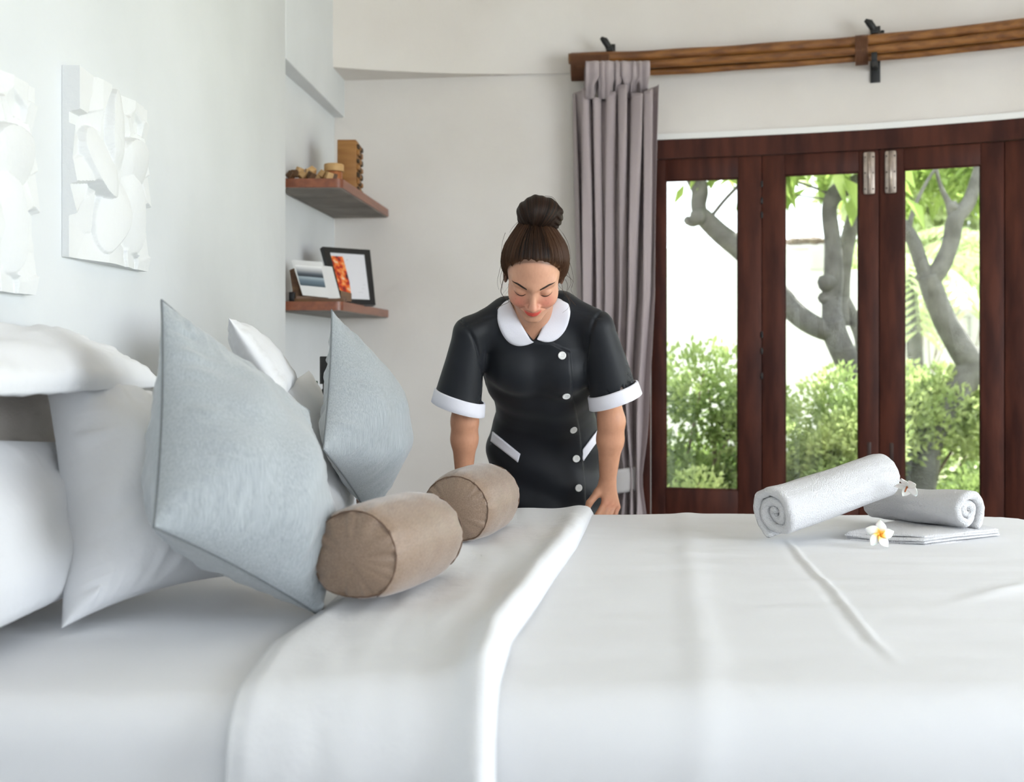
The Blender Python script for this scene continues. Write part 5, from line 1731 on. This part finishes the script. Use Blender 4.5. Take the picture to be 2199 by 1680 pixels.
for side in (-1, 1):
    inn, outr = lobes[side]
    rows = []
    for a, b in zip(inn, outr):
        rows.append([(a[0] + (b[0] - a[0]) * t, a[1] + (b[1] - a[1]) * t) for t in np.linspace(0, 1, 9)])
    # densify along the collar
    rows = [np.array(r) for r in spline([np.array(r).ravel() for r in rows], 5)]
    vs = []
    for r in rows:
        r = r.reshape(-1, 2)
        for j, q in enumerate(r):
            vs.append(hit_b(q[0], q[1], .0065 if 0 < j < 8 else .004))
    nrow = len(rows)
    for (a, b) in backR[side]:
        for t in np.linspace(0, 1, 9):
            q = Vector(a) * (1 - t) + Vector(b) * t
            p_ = cnear(q, .006)
            vs.append(p_ if t > .3 else Vector(q) * (1 - t / .3) + p_ * (t / .3))
        nrow += 1
    # smooth so that the collar does not follow every ripple
    A_ = np.array([tuple(v) for v in vs]).reshape(nrow, 9, 3)
    for _ in range(3):
        B_ = A_.copy(); B_[1:-1, 1:-1] = (A_[:-2, 1:-1] + A_[2:, 1:-1] + A_[1:-1, :-2] + A_[1:-1, 2:]) / 4
        B_[1:-1, 0] = A_[1:-1, 0] * .4 + (A_[:-2, 0] + A_[2:, 0]) * .3; B_[1:-1, 8] = A_[1:-1, 8] * .4 + (A_[:-2, 8] + A_[2:, 8]) * .3
        A_ = A_ * .4 + B_ * .6
    fs = grid_faces(9, nrow)
    if side > 0: fs = [tuple(reversed(f)) for f in fs]
    o = mesh('collar', A_.reshape(-1, 3), fs, M_TRIM, person, True)
    solid(o, .0022, 1)
    o['label'] = 'white rounded collar lobe'

# pocket bands and buttons
def band(poly, name):
    (a, b, c, d_) = [np.array(q, float) for q in poly]      # a-b one long edge, d-c the other
    vs = []; nu_, nv_ = 22, 6
    for j in range(nv_):
        for i in range(nu_):
            s_, t_ = i / (nu_ - 1), j / (nv_ - 1)
            q = (a * (1 - s_) + b * s_) * (1 - t_) + (d_ * (1 - s_) + c * s_) * t_
            p_, n = hit(q[0], q[1], .0030)
            vs.append(p_ if p_ is not None else near(P(q[0], q[1], 3.35), .003))
    fs = [tuple(reversed(f)) for f in grid_faces(nu_, nv_)]
    o = mesh(name, vs, fs, M_TRIM, person, True); solid(o, .0035, 0)
band([(1060, 927), (1118, 975), (1113, 993), (1056, 948)], 'pocket_band')
band([(1249, 967), (1281, 924), (1287, 939), (1251, 990)], 'pocket_band')
for (bx, by) in ((1207, 764), (1216, 850), (1231, 923), (1237, 985), (1242, 1048)):
    p_, n = hit(bx, by, .001)
    if p_ is None: continue
    n = (n + Vector((0, -.4, 0))).normalized()
    a = n.cross(Vector((0, 0, 1))).normalized(); b = n.cross(a)
    vs = []; prof = [(.0102, 0), (.0112, .0012), (.0112, .0028), (.0098, .0038), (.0085, .0032), (.001, .0031)]
    for (r_, h_) in prof:
        for k in range(24):
            t = 2 * math.pi * k / 24; vs.append(p_ + n * h_ + (a * math.cos(t) + b * math.sin(t)) * r_)
    bt_ = mesh('button', vs, grid_faces(24, len(prof), wrap=True) + [tuple(range(5 * 24, 6 * 24))], M_BUTTON, person, True)
    for (ox, oy) in ((-1, -1), (1, -1), (1, 1), (-1, 1)):
        c = p_ + n * .0032 + a * ox * .0022 + b * oy * .0022
        v2, f2 = tube([c - n * .0004, c + n * .0003], .0009, 6); mesh('thread_hole', v2, f2, mat('button_thread', (.35, .35, .36), .7) if ox < 0 and oy < 0 else bpy.data.materials['button_thread'], bt_)
# shoes
M_SHOE = mat('black_shoe', (.015, .015, .015), .4)
for sx in (-1, 1):
    def shoe(X, Y, Z):
        c = .10 + sx * .075
        d = cap(X, Y, Z, (c - sx * .005, 3.55, .042), (c + sx * .012, 3.385, .034), .046, .040)
        d = np.maximum(d, -(Z - .001))
        return np.maximum(d, Z - .075 - .0 * Y)
    Vs, Qs = sdf_mesh(shoe, (.10 + sx * .075 - .08, 3.30, -.01), (.10 + sx * .075 + .08, 3.63, .11), .006)
    np_mesh('shoe', Vs, Qs, M_SHOE, person)
# ------------------------------------------------------------------ garden
M_GROUND = mat('garden_ground', (.30, .27, .20), .9, var=(.16, .22, .07), scale=2, bump=.02, bscale=8)
g_ = mesh('ground', [(-30, 5.95, -.06), (40, 5.95, -.06), (40, 60, -.06), (-30, 60, -.06), (-30, 5.95, -.3), (40, 5.95, -.3), (40, 60, -.3), (-30, 60, -.3)],
          [(0, 1, 2, 3), (7, 6, 5, 4), (0, 4, 5, 1), (1, 5, 6, 2), (2, 6, 7, 3), (3, 7, 4, 0)], M_GROUND)
tag(g_, 'garden ground outside the doors', 'ground', kind='structure')
g2 = mesh('ground_side', [(4.3, -8, -.06), (40, -8, -.06), (40, 5.95, -.06), (4.3, 5.95, -.06)], [(0, 1, 2, 3)], M_GROUND)
tag(g2, 'garden ground beside the room', 'ground', kind='structure')

M_BARK = mat('grey_frangipani_bark', (.115, .113, .11), .85, var=(.065, .063, .062), scale=9, bump=.012, bscale=14)
M_BARK2 = mat('pale_frangipani_bark', (.17, .168, .158), .85, var=(.10, .098, .09), scale=9, bump=.012, bscale=14)
def leafmat(name, c, v):
    m = mat(name, c, .5, var=v, scale=3, detail=2)
    b = m.node_tree.nodes['Principled BSDF']
    # sunlight shines through thin leaves
    nt = m.node_tree; tl = nt.nodes.new('ShaderNodeBsdfTranslucent'); mx = nt.nodes.new('ShaderNodeMixShader'); mx.inputs[0].default_value = .45
    src = b.inputs['Base Color'].links[0].from_socket
    nt.links.new(src, tl.inputs[0]); nt.links.new(b.outputs[0], mx.inputs[1]); nt.links.new(tl.outputs[0], mx.inputs[2])
    nt.links.new(mx.outputs[0], nt.nodes['Material Output'].inputs[0])
    return m
M_LEAF1 = leafmat('shrub_leaf', (.36, .46, .17), (.15, .23, .07))
M_LEAF2 = leafmat('bright_shrub_leaf', (.50, .58, .26), (.26, .36, .13))
M_LEAF3 = leafmat('frangipani_leaf', (.42, .54, .17), (.26, .38, .09))
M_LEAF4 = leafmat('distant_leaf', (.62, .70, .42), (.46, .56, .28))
M_TWIG = mat('brown_twig', (.20, .15, .115), .8)

def leaf(mb, p, d, up, ln, wd, fold=.2):
    d = d.normalized(); s = d.cross(up)
    if s.length < 1e-4: s = Vector((1, 0, 0))
    s.normalize(); n = s.cross(d)
    o = len(mb.v)
    mb.v += [p, p + d * ln * .45 + s * wd + n * ln * .06, p + d * ln - n * ln * fold, p + d * ln * .45 - s * wd + n * ln * .06]
    mb.f += [(o, o + 1, o + 2), (o, o + 2, o + 3)]

def blob_shrub(name, label, c, rad, n, m, ls, rnd, twigs=9, group='garden shrubs', lumps=14, cat='shrub'):
    c = Vector(c); rad = Vector(rad)
    root = empty(name, (c.x, c.y, -.06), label, cat, group)
    mb = MB()
    L = []
    for k in range(lumps):
        v = Vector((rnd.gauss(0, 1), rnd.gauss(0, 1), rnd.gauss(0, 1))).normalized() * rnd.uniform(.35, .85)
        L.append((Vector((c.x + v.x * rad.x, c.y + v.y * rad.y, c.z + v.z * rad.z)), rnd.uniform(.25, .48)))
    for k in range(n):
        lc_, lr = rnd.choice(L)
        v = Vector((rnd.gauss(0, 1), rnd.gauss(0, 1), rnd.gauss(0, 1))).normalized()
        r_ = lr * (rnd.random() ** .35)
        p = lc_ + Vector((v.x * rad.x, v.y * rad.y, v.z * rad.z)) * r_
        if p.z < -.03: continue
        d = (v + Vector((rnd.gauss(0, .6), rnd.gauss(0, .6), rnd.gauss(.5, .6))))
        leaf(mb, p, d, Vector((rnd.gauss(0, 1), rnd.gauss(0, 1), rnd.gauss(0, 1))), ls * rnd.uniform(.7, 1.3), ls * .28)
    f = mb.build('foliage', m, root, False); f['kind'] = 'stuff'
    tw = MB()
    for k in range(twigs):
        a = Vector((c.x + rnd.uniform(-.3, .3) * rad.x, c.y + rnd.uniform(-.3, .3) * rad.y, -.06)); e = rnd.choice(L)[0]
        tw.add(tube([a, (a + e) / 2 + Vector((rnd.uniform(-.06, .06), 0, .05)), e + Vector((0, 0, rad.z * .15))], [.016, .011, .005], 6))
    tw.build('stems', M_TWIG, root)
    return root
R_ = random.Random(21)
blob_shrub('shrub', 'green leafy shrub seen through the leaf beside the curtain', (1.20, 7.3, .40), (.75, .6, .72), 9000, M_LEAF1, .055, R_)
blob_shrub('shrub', 'tall pale green shrub seen through the middle leaf below the tree fork', (2.02, 7.0, .42), (.52, .5, .72), 9000, M_LEAF2, .05, R_)
blob_shrub('shrub', 'bright shrub at the foot of the tree seen through the right leaf', (3.05, 8.2, .55), (.75, .6, .62), 8000, M_LEAF2, .06, R_)
blob_shrub('shrub', 'low yellow-green shrub seen low in the right leaf', (3.0, 7.2, .10), (.55, .5, .42), 5000, M_LEAF1, .05, R_)
blob_shrub('shrub', 'low shrub in front of the pale shrub in the middle leaf', (1.75, 6.6, .08), (.55, .35, .42), 5000, M_LEAF1, .045, R_)
blob_shrub('shrub', 'low bright shrub at the bottom of the pane beside the curtain', (1.05, 6.5, -.02), (.4, .3, .42), 4000, M_LEAF2, .045, R_)

def branch(mb, pts, radii, n=12, per=6):
    q = spline([tuple(p) + (r,) for p, r in zip(pts, radii)], per)
    mb.add(tube([v[:3] for v in q], [max(.004, v[3] * (1 + .06 * nz(v[0] * 6, v[2] * 6, 1))) for v in q], n))
def knob(mb, p, r):
    bm = bmesh.new(); bmesh.ops.create_icosphere(bm, subdivisions=2, radius=r)
    for v in bm.verts: v.co = v.co * (1 + .3 * nz(v.co.x * 30, v.co.y * 30, v.co.z * 30)) + Vector(p)
    bm.verts.index_update()
    mb.add(([v.co.copy() for v in bm.verts], [tuple(v.index for v in f.verts) for f in bm.faces])); bm.free()
k_ = 7.6 / F      # metres per pixel at the first tree
Z1 = 7.6
tr = empty('frangipani_tree', (P(1890, 900, Z1).x, Z1, -.06), 'grey frangipani tree forking behind the two door leaves next to the curtain', 'tree', 'frangipani trees')
mb = MB()
tp = lambda a, b, dy=0: P(a, b, Z1 + dy)
branch(mb, [tp(1905, 1115), tp(1885, 960), tp(1862, 870), tp(1826, 790), tp(1796, 725), tp(1786, 690)], [34 * k_, 32 * k_, 31 * k_, 28 * k_, 26 * k_, 27 * k_])
branch(mb, [tp(1790, 720), tp(1786, 650), tp(1790, 590), tp(1788, 520), tp(1781, 450), tp(1796, 415), tp(1832, 395), tp(1870, 370)], [25 * k_, 22 * k_, 21 * k_, 18 * k_, 17 * k_, 19 * k_, 17 * k_, 14 * k_])
branch(mb, [tp(1798, 712), tp(1760, 705), tp(1712, 675), tp(1660, 615), tp(1600, 545), tp(1545, 500), tp(1506, 462)], [24 * k_, 22 * k_, 24 * k_, 23 * k_, 23 * k_, 22 * k_, 19 * k_])
branch(mb, [tp(1506, 468), tp(1500, 440), tp(1503, 410), tp(1492, 380), tp(1470, 340)], [17 * k_, 17 * k_, 18 * k_, 20 * k_, 16 * k_])
branch(mb, [tp(1505, 465), tp(1488, 476), tp(1476, 474)], [14 * k_, 12 * k_, 8 * k_])
branch(mb, [tp(1530, 462), tp(1556, 430), tp(1586, 398), tp(1640, 340)], [4 * k_, 3.6 * k_, 3.6 * k_, 3 * k_])
branch(mb, [tp(1790, 420), tp(1762, 408), tp(1716, 392), tp(1670, 375)], [4 * k_, 3 * k_, 2.6 * k_, 2.4 * k_])
branch(mb, [tp(1772, 428), tp(1730, 422), tp(1690, 417)], [2.2 * k_, 1.8 * k_, 1.6 * k_])
knob(mb, tp(1778, 606, -.02), 22 * k_); knob(mb, tp(1772, 640, -.01), 15 * k_); knob(mb, tp(1500, 465, -.05), 18 * k_); knob(mb, tp(1478, 474), 10 * k_)
mb.build('trunk', M_BARK, tr)
mb = MB()
branch(mb, [tp(1810, 700, .25), tp(1812, 600, .25), tp(1820, 520, .25), tp(1835, 460, .25), tp(1850, 380, .25), tp(1860, 330, .25)], [16 * k_, 15 * k_, 17 * k_, 16 * k_, 15 * k_, 13 * k_])
branch(mb, [tp(1826, 790, .2), tp(1850, 745, .2), tp(1835, 690, .25), tp(1812, 640, .25)], [16 * k_, 15 * k_, 14 * k_, 13 * k_])
mb.build('rear_trunk', M_BARK2, tr)
mb = MB()
def leafset(spots, ls, n, rnd, spread=.12, down=.3, wd=.19):
    for (q) in spots:
        for k in range(n):
            d = Vector((rnd.gauss(0, 1), rnd.gauss(0, .7), rnd.gauss(0, .8) - down))
            leaf(mb, q + Vector((rnd.gauss(0, spread), rnd.gauss(0, spread), rnd.gauss(0, spread * .6))), d, Vector((0, 0, 1)), ls * rnd.uniform(.7, 1.2), ls * wd, .25)
# individual drooping leaves that show against the sky
for (a, b, ex, ey) in ((1470, 395, 1447, 440), (1527, 383, 1527, 408), (1668, 380, 1740, 384), (1690, 392, 1694, 462), (1758, 410, 1784, 395), (1772, 406, 1768, 380), (1820, 392, 1842, 400), (1470, 380, 1440, 370), (1530, 380, 1560, 374), (1690, 380, 1720, 402), (1583, 430, 1590, 470), (1800, 372, 1830, 385)):
    p0, p1 = tp(a, b, -.05), tp(ex, ey, -.05)
    for q in range(2):
        leaf(mb, p0, p1 - p0, Vector((.2, -1, .3)), (p1 - p0).length, 8 * k_, .1)
leafset([tp(1470, 335), tp(1640, 335), tp(1870, 345), tp(1700, 340), tp(1560, 320), tp(1800, 330)], .30, 26, R_, .16, .1)
mb.build('foliage', M_LEAF3, tr, False)['kind'] = 'stuff'

Z2 = 8.0; k2 = Z2 / F
tr2 = empty('frangipani_tree', (P(1975, 1100, Z2).x, Z2, -.06), 'pale grey frangipani tree with a high fork behind the right door leaf', 'tree', 'frangipani trees')
tq_ = lambda a, b, dy=0: P(a, b, Z2 + dy)
mb = MB()
branch(mb, [tq_(1968, 1130), tq_(1982, 1010), tq_(2005, 920), tq_(2050, 850), tq_(2085, 790), tq_(2062, 745), tq_(2030, 690), tq_(2005, 630), tq_(1992, 592)], [34 * k2, 32 * k2, 30 * k2, 29 * k2, 32 * k2, 28 * k2, 25 * k2, 24 * k2, 23 * k2])
branch(mb, [tq_(1996, 606), tq_(2022, 570), tq_(2042, 520), tq_(2052, 470), tq_(2080, 435), tq_(2100, 370), tq_(2112, 310)], [20 * k2, 20 * k2, 18 * k2, 19 * k2, 15 * k2, 12 * k2, 10 * k2])
branch(mb, [tq_(1992, 604), tq_(1976, 560), tq_(1960, 515), tq_(1935, 480)], [17 * k2, 16 * k2, 15 * k2, 14 * k2])
branch(mb, [tq_(2048, 470), tq_(2038, 438), tq_(2022, 405), tq_(2012, 370), tq_(2008, 330)], [12 * k2, 8 * k2, 5 * k2, 4 * k2, 3 * k2])
branch(mb, [tq_(1952, 490), tq_(1962, 450), tq_(1985, 400), tq_(2010, 360)], [6 * k2, 5 * k2, 4 * k2, 3 * k2])
branch(mb, [tq_(2085, 790), tq_(2130, 800), tq_(2180, 790)], [22 * k2, 20 * k2, 18 * k2])
branch(mb, [tq_(1968, 1100), tq_(1958, 1010), tq_(1945, 930)], [20 * k2, 16 * k2, 12 * k2])
knob(mb, tq_(1974, 596), 9 * k2); knob(mb, tq_(2046, 445), 14 * k2)
mb.build('trunk', M_BARK2, tr2)
mb = MB()
leafset([tq_(a, b, .3 + .2 * (i % 3)) for i, (a, b) in enumerate([(1960, 365), (1990, 340), (2030, 360), (2060, 350), (2090, 345), (2070, 400), (2100, 400), (1950, 420), (2020, 330), (2120, 380)])], .16, 60, R_, .12, .2)
mb.build('foliage', M_LEAF3, tr2, False)['kind'] = 'stuff'

# greenery further off
def palm(name, label, base, top, n, ln, m, rnd):
    root = empty(name, (base[0], base[1], -.06), label, 'tree', 'background palms')
    v2, f2 = tube([Vector(base), (Vector(base) + Vector(top)) / 2 + Vector((.08, 0, 0)), Vector(top)], [.12, .10, .08], 10)
    mesh('trunk', v2, f2, M_BARK2, root, True)
    for k in range(n):
        a = 2 * math.pi * k / n + rnd.uniform(-.2, .2); el = rnd.uniform(.0, .9)
        mbp = MB()
        prev = Vector(top); d = Vector((math.cos(a), math.sin(a), el)).normalized()
        segs = 14
        pts = []
        for s_ in range(segs):
            pts.append(prev.copy()); prev = prev + d * ln / segs; d = (d + Vector((0, 0, -.12))).normalized()
        mbp.add(tube(pts, [.012 * (1 - .8 * i / segs) for i in range(segs)], 5))
        for i in range(2, segs):
            t = (pts[i] - pts[i - 1]).normalized(); sd = t.cross(Vector((0, 0, 1))).normalized()
            for sg in (-1, 1):
                leaf(mbp, pts[i], sd * sg + t * .5 + Vector((0, 0, -.25)), Vector((0, 0, 1)), ln * .26, ln * .022, .2)
        mbp.build('frond', m, root, False)
    return root
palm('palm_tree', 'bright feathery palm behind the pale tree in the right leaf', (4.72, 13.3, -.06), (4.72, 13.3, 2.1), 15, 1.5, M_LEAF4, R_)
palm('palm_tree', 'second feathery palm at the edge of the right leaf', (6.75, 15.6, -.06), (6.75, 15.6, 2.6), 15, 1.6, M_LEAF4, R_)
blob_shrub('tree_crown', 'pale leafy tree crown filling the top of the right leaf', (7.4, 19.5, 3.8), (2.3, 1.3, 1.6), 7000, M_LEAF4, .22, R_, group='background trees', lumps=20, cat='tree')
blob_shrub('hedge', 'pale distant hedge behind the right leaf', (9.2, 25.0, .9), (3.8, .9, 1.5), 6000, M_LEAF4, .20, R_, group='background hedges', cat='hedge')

# neighbouring white house
M_WHITEW = mat('white_house_render', (.86, .86, .85), .85, bump=.004, bscale=6)  # plain white render of both garden houses
M_GREYW = mat('grey_render', (.52, .52, .51), .85)
M_THATCH = mat('brown_thatch', (.20, .16, .12), .95, var=(.12, .09, .07), scale=14, bump=.02, bscale=30)
hs = empty('garden_house', (2.0, 11.0, -.06), 'white garden house with thatched eave behind the frangipani tree', 'house')
ZH = 11.0
a0, a1 = P(1380, 533, ZH), P(1738, 533, ZH)
box('front_wall', (-3.0, ZH, -.06), (a1.x, ZH + .3, a0.z), M_WHITEW, hs, bevel=.01)
b0, b1 = P(1740, 580, ZH + .5), P(1930, 580, ZH + .5)
box('rear_wall', (a1.x - .2, ZH + .5, -.06), (b1.x, ZH + .8, b0.z), M_WHITEW, hs, bevel=.01)
box('gable_band', (a1.x - .2, ZH + .45, b0.z), (P(1800, 520, ZH + .5).x, ZH + .75, P(1740, 515, ZH + .5).z), M_GREYW, hs, bevel=.01)
mbh = MB()
e0, e1 = P(1702, 519, ZH - .1), P(1768, 516, ZH - .1)
for k in range(40):
    x = e0.x + (e1.x - e0.x) * k / 39
    z0 = e0.z + .02 * nz(k * .7, 1, 1)
    mbh.add(tube([Vector((x, ZH - .12, z0)), Vector((x + .04, ZH + .25, z0 + .03 + .02 * k / 39))], [.022, .035], 5))
mbh.build('thatch_eave', M_THATCH, hs, False)
h2 = empty('garden_house', (8.2, 22.0, -.06), 'pale far pavilion low in the right leaf behind the trees', 'house')
w0, w1 = P(1940, 662, 22.0), P(2140, 662, 22.0)
box('wall', (w0.x, 22.0, -.06), (w1.x + .6, 22.3, w0.z), M_WHITEW, h2, bevel=.01)
box('lintel', (w0.x, 21.9, w0.z - .17), (w1.x + .6, 22.0, w0.z), M_GREYW, h2, bevel=.01)
for px in (1968, 2092):
    q = P(px, 700, 21.95); box('post', (q.x - .1, 21.85, -.06), (q.x + .1, 22.0, w0.z - .17), M_TWIG if px < 2000 else M_GREYW, h2, bevel=.01)
